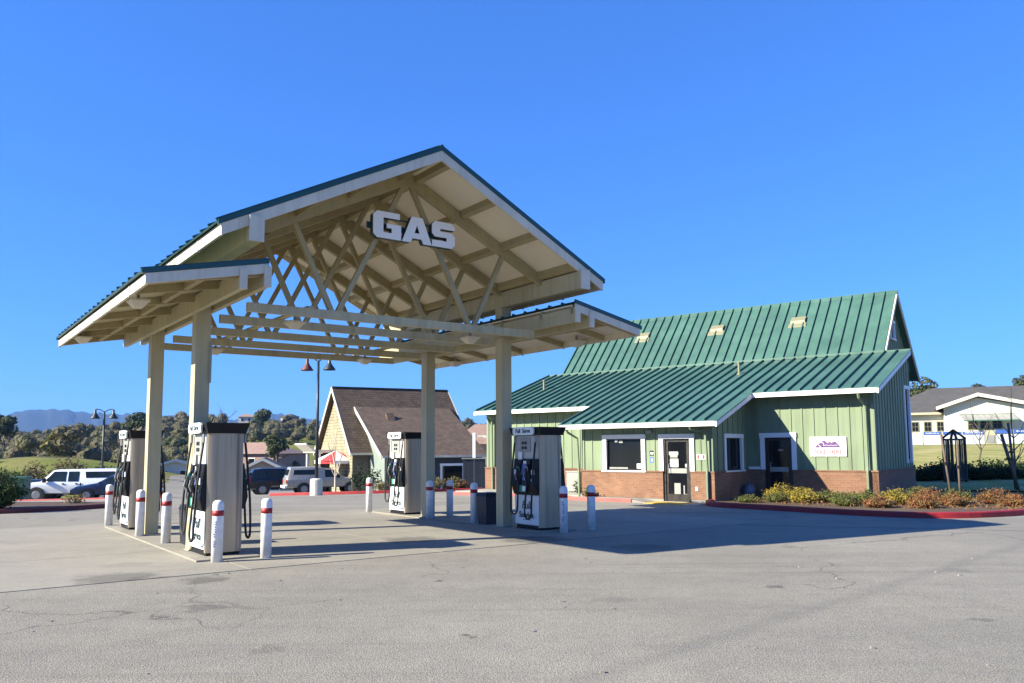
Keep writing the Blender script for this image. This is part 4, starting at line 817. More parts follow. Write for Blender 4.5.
def vehicle(name, label, cat, loc, heading, stations, paintmat, wheels, wr, wins, extras=()):
    t = thing(name, label, cat, loc, heading)
    xs = [s[0] for s in stations]
    def width(x, z):
        for s0, s1 in zip(stations, stations[1:]):
            lo, hi = (s0, s1) if s0[0] < s1[0] else (s1, s0)
            if lo[0] - 1e-6 <= x <= hi[0] + 1e-6:
                k = (x - lo[0]) / max(1e-6, hi[0] - lo[0]); S = [a + (b - a) * k for a, b in zip(lo, hi)]
                if z <= S[2]: return S[5]
                q = min(1, (z - S[2]) / max(.05, S[3] - S[2])); return S[5] * .975 + (S[6] - S[5] * .975) * q
        return stations[0][5]
    b = loft(stations).build('body', paintmat, t, smooth=True); smooth_by_angle(b, 35)
    for poly in wins:
        for sy in (-1, 1):
            P = [(x, sy * (width(x, z) + .006), z) for x, z in poly]; MB().prism(P, (0, sy * .01, 0)).build('side_window', MT['carglass'], t)
    hw = max(s[5] for s in stations)
    for wx in wheels:
        for sy in (-1, 1):
            MB().cyl((wx, sy * (hw - .10), wr * 1.02), (wx, sy * (hw + .004), wr * 1.02), wr * 1.2, None, 18).build('wheel_arch', MT['rubber'], t)
            w = MB().cyl((wx, sy * (hw - .2), wr), (wx, sy * (hw + .012), wr), wr, None, 20).build('wheel', MT['rubber'], t)
            MB().cyl((wx, sy * (hw + .012), wr), (wx, sy * (hw + .02), wr), wr * .62, wr * .56, 16).build('rim', MT['hub'], w)
    for nm, mt, a, c in extras: bx(nm, MT[mt], t, a, c)
    return t
PK = [(-2.95, .55, 1.02, 1.06, .85, .95, .80), (-2.9, .45, 1.05, 1.92, .9, .97, .78), (-2.6, .45, 1.05, 1.96, .92, .98, .80), (-.7, .45, 1.05, 1.95, .92, .98, .80), (-.62, .45, 1.06, 1.93, .92, .98, .79), (.9, .45, 1.08, 1.92, .92, .98, .76), (1.05, .45, 1.08, 1.88, .92, .98, .75), (1.75, .45, 1.12, 1.2, .92, .97, .80), (2.6, .45, 1.08, 1.12, .92, .96, .82), (2.92, .48, 1.0, 1.04, .88, .92, .8), (2.98, .55, .9, .95, .8, .85, .75)]
p = at(77, 52)
vehicle('pickup_truck', 'white crew cab pickup with a camper shell parked at far left', 'pickup', p, R(187), PK, MT['car_white'], (-1.9, 1.9), .40,
    [[(1.50, 1.2), (.95, 1.82), (.22, 1.82), (.22, 1.2)], [(.1, 1.2), (.1, 1.82), (-.52, 1.82), (-.52, 1.2)], [(-.95, 1.42), (-.88, 1.80), (-2.62, 1.80), (-2.7, 1.42)]],
    [('bumper', 'hub', (2.94, -.85, .45), (3.06, .85, .62)), ('grille', 'galv', (2.95, -.5, .68), (3.0, .5, .95)), ('headlight', 'head', (2.93, .55, .72), (3.0, .84, .95)), ('headlight', 'head', (2.93, -.84, .72), (3.0, -.55, .95)), ('mirror', 'black', (1.35, .98, 1.15), (1.5, 1.18, 1.42)), ('mirror', 'black', (1.35, -1.18, 1.15), (1.5, -.98, 1.42)),
     ('door_handle', 'black', (.28, .975, 1.02), (.42, 1.0, 1.1)), ('door_handle', 'black', (-.5, .975, 1.02), (-.36, 1.0, 1.1)), ('body_gap', 'black', (-.70, .974, .5), (-.63, .992, 1.12))])
PS2 = [(-2.45, .5, .92, 1.0, .74, .80, .70), (-2.4, .42, .95, 1.05, .78, .84, .70), (-2.2, .42, .95, 1.68, .80, .84, .66), (-.35, .42, .95, 1.70, .80, .85, .66), (-.2, .42, .96, 1.6, .80, .85, .64), (.35, .42, .97, 1.58, .80, .85, .63), (1.05, .42, .98, 1.06, .80, .84, .70), (2.2, .42, .90, .95, .80, .83, .70), (2.42, .45, .8, .85, .76, .8, .68)]
p = at(325, 52)
vehicle('pickup_truck', 'small silver pickup with camper shell in front of the shingle house', 'pickup', p, R(24), PS2, MT['car_silver'], (-1.4, 1.5), .34,
    [[(.86, 1.05), (.36, 1.5), (-.12, 1.5), (-.12, 1.05)], [(-.55, 1.22), (-.55, 1.52), (-2.0, 1.52), (-2.05, 1.22)]],
    [('rear_window', 'carglass', (-2.36, -.56, 1.1), (-2.29, .56, 1.55)), ('tail_light', 'tail', (-2.47, -.82, .72), (-2.38, -.66, .92)), ('tail_light', 'tail', (-2.47, .66, .72), (-2.38, .82, .92)), ('bumper', 'white', (-2.58, -.78, .42), (-2.42, .78, .56)), ('mirror', 'black', (.6, -1.0, 1.02), (.75, -.85, 1.18))])
SV = [(-2.3, .5, .98, 1.02, .80, .86, .72), (-2.25, .4, 1.0, 1.3, .84, .90, .72), (-2.0, .4, 1.02, 1.70, .86, .92, .70), (-1.5, .4, 1.02, 1.76, .88, .93, .70), (.5, .4, 1.03, 1.74, .88, .93, .68), (1.2, .4, 1.05, 1.12, .88, .92, .74), (2.1, .42, .98, 1.02, .86, .9, .74), (2.35, .5, .85, .9, .8, .84, .7)]
p = at(284, 55.5)
vehicle('suv', 'dark navy SUV parked behind the silver pickup', 'SUV', p, R(24), SV, MT['car_navy'], (-1.45, 1.45), .38,
    [[(1.0, 1.1), (.5, 1.62), (-.25, 1.63), (-.25, 1.1)], [(-.35, 1.1), (-.35, 1.63), (-1.15, 1.63), (-1.15, 1.1)], [(-1.25, 1.1), (-1.25, 1.62), (-1.75, 1.6), (-2.0, 1.1)]],
    [('rear_window', 'carglass', (-2.26, -.62, 1.08), (-2.1, .62, 1.5)), ('tail_light', 'tail', (-2.34, -.9, .85), (-2.2, -.74, 1.15)), ('tail_light', 'tail', (-2.34, .74, .85), (-2.2, .9, 1.15)), ('side_trim', 'hub', (-.9, -.945, .55), (1.0, -.925, .62)), ('roof_rail', 'hub', (-1.5, -.66, 1.765), (.3, -.6, 1.82))])
SD = [(-2.3, .45, .85, .9, .78, .84, .7), (-2.2, .3, .9, .95, .82, .88, .74), (-1.6, .3, .92, .98, .84, .89, .72), (-.9, .3, .93, 1.38, .84, .9, .62), (.2, .3, .93, 1.42, .84, .9, .62), (.95, .3, .92, .98, .84, .89, .72), (2.0, .32, .78, .82, .82, .86, .7), (2.3, .4, .62, .66, .74, .78, .64)]
SW = [[(.72, .98), (.22, 1.33), (-.3, 1.33), (-.3, .98)], [(-.38, .98), (-.38, 1.33), (-.85, 1.3), (-1.25, .98)]]
SX = [('headlight', 'head', (2.1, .5, .6), (2.26, .76, .74)), ('headlight', 'head', (2.1, -.76, .6), (2.26, -.5, .74)), ('mirror', 'car_blue', (.6, .9, .95), (.76, 1.08, 1.08)), ('mirror', 'car_blue', (.6, -1.08, .95), (.76, -.9, 1.08)), ('windscreen', 'carglass', (.55, -.5, 1.13), (.6, .5, 1.18))]
vehicle('sedan', 'dark blue sedan parked in front of the white pickup bed', 'car', at(118, 48.5), R(196), SD, MT['car_blue'], (-1.4, 1.4), .32, SW, SX)
vehicle('sedan', 'navy sedan beyond the nose of the white pickup', 'car', at(30, 54.5), R(190), SD, MT['car_navy'], (-1.4, 1.4), .32, SW, SX)

# ------------------------------------------------------------------ lamp posts
def lamp_post(label, loc, h, rz, base, shade='lampmetal'):
    t = thing('lamp_post', label, 'lamp post', loc, rz)
    b0 = 0
    if base: MB().lathe([(.29, 0), (.29, .74), (.25, .79), (.12, .81)], 18).build('concrete_base', MT['stucco'], t, smooth=False); b0 = .79
    MB().cyl((0, 0, b0), (0, 0, h), .085, .06, 10).build('pole', MT['lampmetal'], t, smooth=True)
    for s, mt in ((-1, shade), (1, 'lampmetal')):
        arm = MB().tube([(0, 0, h - .05), (s * .25, 0, h + .1), (s * .48, 0, h + .14), (s * .55, 0, h + .08)], .03, 6).build('arm', MT['lampmetal'], t)
        hd = MB().lathe([(.04, .12), (.07, .08), (.07, -.1), (.12, -.2), (.28, -.42), (.3, -.47), (.26, -.45), (.03, -.2)], 14, (s * .55, 0, h)).build('lamp_shade', MT[mt], t, smooth=True)
    return t
p = at(317, 38.5); lamp_post('tall double headed lamp post on a round concrete base by the silver pickup', p, 6.35, R(-8), True, 'lampred')
p = at(103, 52.5); lamp_post('slim double headed lamp post behind the white pickup', p, 5.6, R(8), False)

# ------------------------------------------------------------------ houses
def ground_z(p): return T(p[0], p[1])
# steep shingle house
AO = at(331, 55); phi = R(28); gz = -1.05
AF = thing('shingle_house', 'steep brown shingle roofed house with cream gable and dark walls', 'house', (AO[0], AO[1], gz), phi)
RH, EH, HW, LN = 7.02, 2.62, 4.4, 8.45           # ridge height, eave height, half width, length (b toward viewer = -y)
sl_ = (RH - EH) / HW
zA = lambda b: RH - sl_ * abs(b)
bx('wall', MT['brownwall'], AF, (.35, -HW + .6, -.4), (LN - .35, HW - .6, EH + .2))
MB().prism([(.3, -HW + .55, EH), (.3, 0, RH - .5), (.3, HW - .55, EH), (.3, HW - .55, -.4), (.3, -HW + .55, -.4)], (.06, 0, 0)).build('gable_wall', MT['creamshingle'], AF)
MB().prism([(LN - .36, -HW + .55, EH), (LN - .36, 0, RH - .5), (LN - .36, HW - .55, EH)], (.06, 0, 0)).build('gable_wall', MT['brownwall'], AF)
for s in (-1, 1):
    MB().hexa([(0, 0, RH - .14), (LN, 0, RH - .14), (LN, s * HW, EH - .14), (0, s * HW, EH - .14), (0, 0, RH), (LN, 0, RH), (LN, s * HW, EH), (0, s * HW, EH)]).build('roof', MT['shingle'], AF)
    for x in (-.05, LN):
        MB().prism([(x, 0, RH + .02), (x, s * (HW + .03), EH + .0), (x, s * (HW + .03), EH - .26), (x, 0, RH - .26)], (.05, 0, 0)).build('barge_board', MT['stucco'], AF)
    bx('gutter', MT['trim'], AF, (.0, s * HW, EH - .16), (LN, s * (HW + .1), EH - .02))
bx('ridge_cap', MT['shingle'], AF, (0, -.1, RH - .03), (LN, .1, RH + .04))
WB0, WB1, WA0, WA1 = -1.45, -7.0, 1.15, 8.3   # shallower wing roof
zw0 = zA(WB0) + .03; zw1 = 2.42
MB().hexa([(WA0, WB0, zw0 - .1), (WA1 - .3, WB0, zw0 - .1), (WA1, WB1, zw1 - .12), (WA0, WB1, zw1 - .12), (WA0, WB0, zw0 + .02), (WA1 - .3, WB0, zw0 + .02), (WA1, WB1, zw1), (WA0, WB1, zw1)]).build('wing_roof', MT['shingle2'], AF)
MB().prism([(WA0 - .06, WB0, zw0 + .04), (WA0 - .06, WB1 - .03, zw1 + .02), (WA0 - .06, WB1 - .03, zw1 - .2), (WA0 - .06, WB0, zw0 - .2)], (.06, 0, 0)).build('barge_board', MT['stucco'], AF)
bx('gutter', MT['trim'], AF, (WA0, WB1 - .1, zw1 - .14), (WA1, WB1, zw1 - .0))
zs = lambda b: zw0 + (zw1 - zw0) * (b - WB0) / (WB1 - WB0)
MB().prism([(WA0 + .3, WB0, zs(WB0) - .12), (WA0 + .3, WB1 + .35, zs(WB1 + .35) - .14), (WA0 + .3, WB1 + .35, -.5), (WA0 + .3, WB0, -.5)], (.1, 0, 0)).build('wing_side_wall', MT['greygreen'], AF)
MB().prism([(WA1 - .4, WB0, zs(WB0) - .12), (WA1 - .4, WB1 + .35, zs(WB1 + .35) - .14), (WA1 - .4, WB1 + .35, -.5), (WA1 - .4, WB0, -.5)], (.1, 0, 0)).build('wing_side_wall', MT['navy'], AF)
bx('wing_front_wall', MT['navy'], AF, (WA0 + .42, WB1 + .35, -.5), (WA1 - .42, WB1 + .5, zw1 - .14))
for x0, x1 in ((5.2, 6.6),):
    w = link('window', None, AF)
    bx('pane', MT['glass'], w, (x0, WB1 + .32, .0), (x1, WB1 + .345, 1.75))
    for a, b in (((x0 - .12, WB1 + .26, -.1), (x0, WB1 + .345, 1.75)), ((x1, WB1 + .26, -.1), (x1 + .12, WB1 + .345, 1.75)), ((x0 - .14, WB1 + .25, 1.75), (x1 + .14, WB1 + .345, 1.9))): bx('frame', MT['white'], w, a, b)
bx('corner_board', MT['greygreen'], AF, (WA0 + .28, WB1 + .28, -.5), (WA0 + .48, WB1 + .345, zw1 - .15))
MB().prism([(2.9, -3.1, zs(-3.1) + .02), (2.9, -2.7, zs(-2.7) + .32), (2.9, -2.5, zs(-2.5) + .02)], (.5, 0, 0)).build('roof_vent', MT['shingle2'], AF)
# porch at the gable end
PO = thing('porch', 'white roofed open porch with posts beside the shingle house', 'porch', at(325, 56.5), R(28))
pz = 0
bx('roof_slab', MT['stucco'], PO, (-1.1, -1.6, 2.75), (1.5, 1.6, 2.95)); MB().hexa([(-1.7, -1.6, 3.3), (-1.1, -1.6, 2.8), (-1.1, 1.6, 2.8), (-1.7, 1.6, 3.3), (-1.7, -1.6, 3.4), (-1.1, -1.6, 2.95), (-1.1, 1.6, 2.95), (-1.7, 1.6, 3.4)]).build('upturned_eave', MT['stucco'], PO)
for x, y in ((-.8, -1.45), (1.3, -1.45), (.6, -1.45), (-.8, 1.45)): bx('post', MT['white'], PO, (x - .09, y - .09, -.1), (x + .09, y + .09, 2.75))
bx('glazed_wall', MT['glass'], PO, (-.6, -.2, .0), (1.2, -.1, 2.7)); bx('railing', MT['navy'], PO, (-.7, -1.48, .55), (.5, -1.42, 1.0))
# patio umbrella
um = thing('patio_umbrella', 'red and white patio umbrella behind the silver pickup', 'umbrella', at(336, 53.2))
MB().cyl((0, 0, -.1), (0, 0, 2.75), .03, None, 8).build('pole', MT['white'], um)
for k in range(8):
    a0, a1 = k * math.pi / 4 + .2, (k + 1) * math.pi / 4 + .2; r, z0, z1 = 1.35, 2.1, 2.75
    p0, p1 = (r * math.cos(a0), r * math.sin(a0), z0), (r * math.cos(a1), r * math.sin(a1), z0); am = (a0 + a1) / 2
    mid = (.66 * r * math.cos(am), .66 * r * math.sin(am), 2.36); mb = MB()
    dn = lambda p, d: (p[0], p[1], p[2] - d)
    mb.add([(0, 0, z1), p0, mid, p1, dn(p0, .2), dn(p1, .2), (r * .97 * math.cos(am), r * .97 * math.sin(am), z0 - .02)], [(0, 1, 2), (0, 2, 3), (1, 6, 2), (6, 3, 2), (1, 4, 5, 3)])
    mb.build('canvas_panel', MT['umb_red'] if k % 2 else MT['umb_white'], um)
MB().lathe([(.3, -.1), (.3, 0), (.06, .06)], 12).build('base', MT['kerb'], um)
# dark enclosure and white post right of the shingle house
en = thing('bin_enclosure', 'dark navy fenced enclosure right of the shingle house', 'enclosure', at(474, 46.5), R(10))
for i in range(6): bx('plank', MT['navy'], en, (-.62 + .21 * i, 0, -.1), (-.42 + .21 * i, .05, 1.75))
bx('cap_rail', MT['galv'], en, (-.68, -.04, 1.75), (.68, .1, 1.82)); bx('side_wall', MT['navy'], en, (.6, .06, -.1), (.66, 1.4, 1.7))
wp = thing('sign_post', 'white post with a short lamp arm above the navy enclosure', 'post', at(474, 50), 0)
bx('pole', MT['white'], wp, (-.09, -.09, -.1), (.09, .09, 3.45)); bx('lamp_arm', MT['stucco'], wp, (.1, -.06, 3.2), (.75, .02, 3.3)); bx('lamp_head', MT['stucco'], wp, (.55, -.12, 3.12), (.85, .1, 3.2))
# suburban houses down the slope
def house(label, loc, rz, w, d, h, rh, wall, roof, hip=False, zoff=0):
    t = thing('house', label, 'house', (loc[0], loc[1], loc[2] + zoff), rz, 'houses down the slope')
    bx('wall', MT[wall], t, (-w / 2, -d / 2, -1.5), (w / 2, d / 2, h)); o = .45
    if hip:
        k = d / 2 + o; mb = MB().add([(-w / 2 - o, -k, h), (w / 2 + o, -k, h), (w / 2 + o, k, h), (-w / 2 - o, k, h), (-w / 2 + d * .4, 0, h + rh), (w / 2 - d * .4, 0, h + rh)], [(3, 2, 1, 0), (0, 1, 5, 4), (1, 2, 5), (2, 3, 4, 5), (3, 0, 4)]); mb.build('roof', MT[roof], t)
    else:
        MB().prism([(-w / 2, -d / 2, h), (0, -d / 2, h + rh * .93), (w / 2, -d / 2, h)], (0, d, 0)).build('gable_wall', MT[wall], t)
        for s in (-1, 1):
            MB().hexa([(0, -d / 2 - o, h + rh - .15), (0, d / 2 + o, h + rh - .15), (s * (w / 2 + o), d / 2 + o, h - .3), (s * (w / 2 + o), -d / 2 - o, h - .3), (0, -d / 2 - o, h + rh), (0, d / 2 + o, h + rh), (s * (w / 2 + o), d / 2 + o, h - .12), (s * (w / 2 + o), -d / 2 - o, h - .12)]).build('roof', MT[roof], t)
            MB().prism([(0, -d / 2 - o - .06, h + rh + .02), (s * (w / 2 + o), -d / 2 - o - .06, h - .1), (s * (w / 2 + o), -d / 2 - o - .06, h - .4), (0, -d / 2 - o - .06, h + rh - .3)], (0, .055, 0)).build('barge_board', MT['stucco'], t)
    for x in (-w * .25, w * .2):
        f = bx('window', MT['white'], t, (x - .55, -d / 2 - .05, h - 1.75), (x + .55, -d / 2 - .002, h - .55)); bx('pane', MT['glass'], f, (x - .45, -d / 2 - .07, h - 1.65), (x + .45, -d / 2 - .052, h - .65))
    return t
house('beige house with a pale gable roof edge behind the navy SUV', at(264, 92, 494), R(14), 6.5, 9, 2.3, 1.75, 'beige', 'greyroof')
house('house with a pinkish brown hip roof up the slope', at(255, 118, 467), R(-14), 11, 9, 1.9, 1.6, 'terracotta', 'terracotta', True)
house('small house with terracotta roof behind the far left column', at(176, 105, 473), R(20), 5.2, 6, 1.0, .8, 'stucco', 'terracotta')
house('low tan roofed house glimpsed left of the store', at(484, 95, 452), R(6), 7, 6, .9, 2.3, 'beige', 'terracotta', True)
house('tiny pale house on the hill skyline', at(247, 330, 421), R(10), 6, 5, 1.6, 1.2, 'stucco', 'terracotta', True)
house('small stucco house on the ridge right of the lamp pole', at(290, 320, 421), R(-20), 5, 5, 1.6, 1.2, 'beige', 'greyroof', True)
# utility cabinet, drum
uc = thing('utility_cabinet', 'green utility cabinet behind the left bush', 'cabinet', at(13, 47), R(12))
bx('body', MT['utility_green'], uc, (-1.0, -.5, -.1), (.85, .5, 1.35)); bx('lid', MT['utility_green'], uc, (-1.05, -.55, 1.35), (.9, .55, 1.45)); bx('door', MT['utility_green'], uc, (-.2, -.53, .1), (.75, -.502, 1.25)); MB().prism([(.05, -.54, .82), (.4, -.54, 1.05), (.4, -.54, .62)], (0, .008, 0)).build('warning_label', MT['paper'], uc)
dm = thing('traffic_drum', 'orange and white traffic drum beyond the far left column', 'traffic drum', at(161, 46))
MB().lathe([(.28, 0), (.28, .08), (.22, .1), (.2, .9), (.1, .95)], 12).build('body', MT['orange'], dm); MB().lathe([(.218, .45), (.212, .6)], 12).build('band', MT['paper'], dm); MB().lathe([(.208, .72), (.204, .84)], 12).build('band', MT['paper'], dm)

# ------------------------------------------------------------------ neighbour building on the right
NY = 97; nz = 1.68
NXC = px_ray(975, 446)[0] * NY
def nx(px, Y=NY): return (px_ray(px, 446)[0] * Y - NXC) * 1.08
NB = thing('white_building', 'white stucco building with grey shingle roof and cream gable beyond the lawn', 'building', (NXC, NY, nz), R(-24))
def nzp(py, Y=NY, px=960): return CAM_H + px_ray(px, py)[1] * Y - nz
x0, x1 = nx(893), nx(1060); ez = nzp(411)
bx('wall', MT['stucco'], NB, (x0, 3, -1), (x1, 16, ez))
rz_ = nzp(388) ; MB().add([(x0 - .8, 2.2, ez), (x1 + 1, 2.2, ez), (x1 + 1, 17, ez), (x0 - .8, 17, ez), (nx(946), 9.5, rz_ + .7), (x1 + 1, 9.5, rz_ + .7)], [(3, 2, 1, 0), (0, 1, 5, 4), (1, 2, 5), (2, 3, 4, 5), (3, 0, 4)]).build('roof', MT['greyroof'], NB)
bx('eave_fascia', MT['cream_wall'], NB, (x0 - .85, 2.1, ez - .25), (nx(950), 2.25, ez))
g0, g1, ga = nx(952), nx(1017), nx(979.5); gz0, gz1 = nzp(405.5), nzp(395.)
MB().prism([(g0, .6, -1), (g1, .6, -1), (g1, .6, gz0 - .1), (ga, .6, gz1 - .3), (g0, .6, gz0 - .1)], (0, 6, 0)).build('gable_wall', MT['stucco'], NB)
for xa, za in ((nx(944.5), nzp(407.5)), (nx(1019.5), nzp(404.5))):
    MB().hexa([(xa, -.2, za - .1), (ga, -.2, gz1), (ga, 8, gz1), (xa, 8, za - .1), (xa, -.2, za + .12), (ga, -.2, gz1 + .2), (ga, 8, gz1 + .2), (xa, 8, za + .12)]).build('gable_roof', MT['greyroof'], NB)
    MB().prism([(xa, -.3, za - .25), (ga, -.3, gz1 - .18), (ga, -.3, gz1 + .24), (xa, -.3, za + .16)], (0, .08, 0)).build('barge_board', MT['stucco'], NB)
for px, pw, y_, za, zb in ((927, 5.2, 3, 430, 421), (938, 5.2, 3, 430, 421), (949, 5.2, 3, 430, 421), (974.5, 6.5, .6, 429, 419.5), (984.5, 6.5, .6, 429, 419), (994.5, 6.5, .6, 428.5, 418.5)):
    a, b = nx(px - pw / 2), nx(px + pw / 2); z0, z1 = nzp(za), nzp(zb)
    w = bx('window', MT['beigemetal'], NB, (a - .12, y_ - .06, z0 - .12), (b + .12, y_ - .003, z1 + .12)); m = (a + b) / 2; h = (z0 + z1) / 2
    for aa, bb in ((a, m - .03), (m + .03, b)):
        for ca, cb in ((z0, h - .03), (h + .03, z1)): bx('pane', MT['glass'], w, (aa, y_ - .09, ca), (bb, y_ - .062, cb))
aw = link('awning', None, NB); a0, a1 = nx(964), nx(1008); zt, zb = nzp(414.5), nzp(421)
for i in range(9):
    a = a0 + (a1 - a0) * i / 9; b = a + (a1 - a0) / 9 - .06
    MB().hexa([(a, .55, zt), (b, .55, zt), (b + .35, -1.4, zb), (a + .35, -1.4, zb), (a, .55, zt + .05), (b, .55, zt + .05), (b + .35, -1.4, zb + .05), (a + .35, -1.4, zb + .05)]).build('awning_slat', MT['galv'], aw)
MB().beam((a0 + .3, -1.42, zb), (a1 + .35, -1.42, zb), .12, .14).build('awning_beam', MT['utility_green'], aw); MB().beam((a0, .5, zt), (a1, .5, zt), .1, .14).build('awning_beam', MT['utility_green'], aw)
bx('dark_wing', MT['interior'], NB, (nx(1019.5), 1.5, -1), (nx(1040), 3.2, nzp(408)))
h2 = house('grey roofed cottage peeking out behind the store corner', at(914, 118, 436), R(16), 9, 8, 3.2, 2.2, 'stucco', 'greyroof')
# fence with banner panels
FY = 92; FZ = 1.45
FE = thing('banner_fence', 'white screened fence with blue banners along its top', 'fence', (px_ray(975, 446)[0] * FY, FY, FZ), R(-14))
fx = lambda px: (px_ray(px, 446)[0] - px_ray(975, 446)[0]) * FY * 1.03; fz = lambda py: CAM_H + px_ray(960, py)[1] * FY - FZ
edges = [914, 929, 946.5, 964, 984, 993.5, 1009, 1030, 1050]
for i, (a, b) in enumerate(zip(edges, edges[1:])):
    xa, xb = fx(a) + .06, fx(b) - .06
    bx('post', MT['galv'], FE, (xa - .1, -.05, -.9), (xa - .03, .05, fz(430)))
    if i == 4:
        bx('wall_panel', MT['cream_wall'], FE, (xa, -.03, fz(445)), (xb, .03, fz(430.5))); bx('notice_board', MT['galv'], FE, (xa + .1, -.08, fz(443)), (xb - .1, -.035, fz(435.5))); continue
    bx('screen_panel', MT['banner_white'], FE, (xa, -.02, fz(445.5)), (xb, .02, fz(434.5)))
    if i: bx('banner', MT['banner_blue'], FE, (xa + .02, -.045, fz(434.6 if i < 5 else 433.6)), (xb - .02, -.022, fz(431.6 if i < 5 else 430)))
    if i in (1, 3, 6):
        mb = MB(); rng = random.Random(i); xx = xa + .25
        while xx < xb - .3: w = rng.uniform(.08, .2); z_ = fz(433.4 if i < 5 else 432.2); mb.box((xx, -.056, z_), (xx + w, -.046, z_ + rng.uniform(.08, .15))); xx += w + rng.uniform(.03, .09)
        mb.build('banner_lettering', MT['banner_white'], FE)
bx('kerb_wall', MT['kerb'], FE, (fx(905), -.25, -.9), (fx(1060), .25, fz(445.6)))

# ------------------------------------------------------------------ plants
def leaves(mb, c, rad, n, size, rng, shell=.55, spread=.9):
    c = Vector(c)
    for _ in range(n):
        while True:
            d = Vector((rng.uniform(-1, 1), rng.uniform(-1, 1), rng.uniform(-1, 1)))
            if .05 < d.length <= 1: break
        d.normalize(); k = shell + (1 - shell) * rng.random() ** .6
        p = c + Vector((d.x * rad[0] * k, d.y * rad[1] * k, d.z * rad[2] * k))
        nrm = (d + Vector((rng.uniform(-1, 1), rng.uniform(-1, 1), rng.uniform(-.6, 1))) * spread).normalized()
        t = nrm.cross(Vector((rng.uniform(-1, 1), rng.uniform(-1, 1), rng.uniform(-1, 1)))).normalized(); b = nrm.cross(t); s = size * rng.uniform(.6, 1.35)
        i = len(mb.v); mb.v += [tuple(p - t * s), tuple(p + b * s * .55), tuple(p + t * s), tuple(p - b * s * .55)]; mb.f.append((i, i + 1, i + 2, i + 3))
def crown(rng, h, w, n, size, lumps=7):
    mb = MB()
    for _ in range(lumps):
        a = rng.uniform(0, 6.28); r = w * rng.uniform(.1, .55); z = h * rng.uniform(.45, .85)
        q = w * rng.uniform(.35, .55); leaves(mb, (r * math.cos(a), r * math.sin(a), z), (q, q, q * .75), n // lumps, size, rng)
    return mb
def limbs(rng, h, w, r0, n=7, twig=0):
    mb = MB(); tp = [(0, 0, -.4)]
    for k in range(1, 6): tp.append((rng.uniform(-.06, .06) * h * k / 5, rng.uniform(-.06, .06) * h * k / 5, h * .62 * k / 5))
    mb.tube(tp, [r0 * (1.15 - .17 * k) for k in range(6)], 7)
    for i in range(n):
        b = Vector(tp[2 + i % 4]); a = i * 2.4 + rng.uniform(-.4, .4); L = w * rng.uniform(.55, .95); e = b + Vector((math.cos(a) * L, math.sin(a) * L, h * rng.uniform(.15, .38))); m = (b + e) / 2 + Vector((0, 0, -.04 * h))
        mb.tube([b, m, e], [r0 * .45, r0 * .3, r0 * .1], 5)
        for j in range(twig):
            s = m.lerp(e, rng.random()); f = s + Vector((rng.uniform(-1, 1), rng.uniform(-1, 1), rng.uniform(.1, 1))) * L * .45
            mb.tube([s, (s + f) / 2 + Vector((rng.uniform(-.1, .1),) * 3) * L * .3, f], [r0 * .14, r0 * .09, r0 * .04], 4)
    return mb
# woodland on the far hillside: one uncountable mass
rng = random.Random(11); wood = MB(); cnt = 0
WK = []
for _ in range(2400):
    az = rng.uniform(-36, -.5); r = rng.uniform(112, 345); x, y = r * math.sin(R(az)), r * math.cos(R(az)); px = 512 + 817 * math.tan(R(az))
    keep = 1.0
    if math.hypot((x + 57) / 26, (y - 100) / 21) < 1: keep = 0
    if px > 225: keep = .04 if r < 235 else (.75 if 240 < r < 300 else .5)
    elif px > 150 and r < 165: keep = .15
    elif r < 130: keep = .35
    if rng.random() > keep or any((x - a) ** 2 + (y - b) ** 2 < 12 for a, b in WK): continue
    WK.append((x, y)); h = rng.uniform(3.6, 7.2) * (1. if r > 150 else .85); w = h * rng.uniform(.42, .62)
    if px > 225: h *= .75; w *= .8
    for _l in range(5):
        a = rng.uniform(0, 6.28); q = w * rng.uniform(.4, .62); rr = w * rng.uniform(.05, .55)
        LC = [(x + rr * math.cos(a), y + rr * math.sin(a), T(x, y) + h * rng.uniform(.3, .78))]; leaves(wood, LC[0], (q, q, q * .8), 90, .12 + .0005 * r, rng, .8, .45)
        cx_, cy_, cz_ = LC[0]; k0 = len(wood.v); nn = 7; qq = q * .8
        for jj in range(4):
            pa = -1.1 + 2.3 * jj / 3
            for kk in range(nn): th = 6.283 * kk / nn + jj; wv = qq * rng.uniform(.85, 1.1); wood.v.append((cx_ + wv * math.cos(pa) * math.cos(th), cy_ + wv * math.cos(pa) * math.sin(th), cz_ + wv * .8 * math.sin(pa)))
        for jj in range(3):
            for kk in range(nn): wood.f.append((k0 + jj * nn + kk, k0 + jj * nn + (kk + 1) % nn, k0 + (jj + 1) * nn + (kk + 1) % nn, k0 + (jj + 1) * nn + kk))
        wood.f.append(tuple(k0 + 3 * nn + kk for kk in range(nn)))
    if rng.random() < .5: wood.tube([(x, y, T(x, y) - .3), (x + rng.uniform(-.3, .3), y, T(x, y) + h * .5)], [.25, .12], 4)
    cnt += 1
tag(wood.build('oak_woodland', MT['wood'], uv=False), 'mixed oak woodland covering the far hillside', 'woodland', kind='stuff')
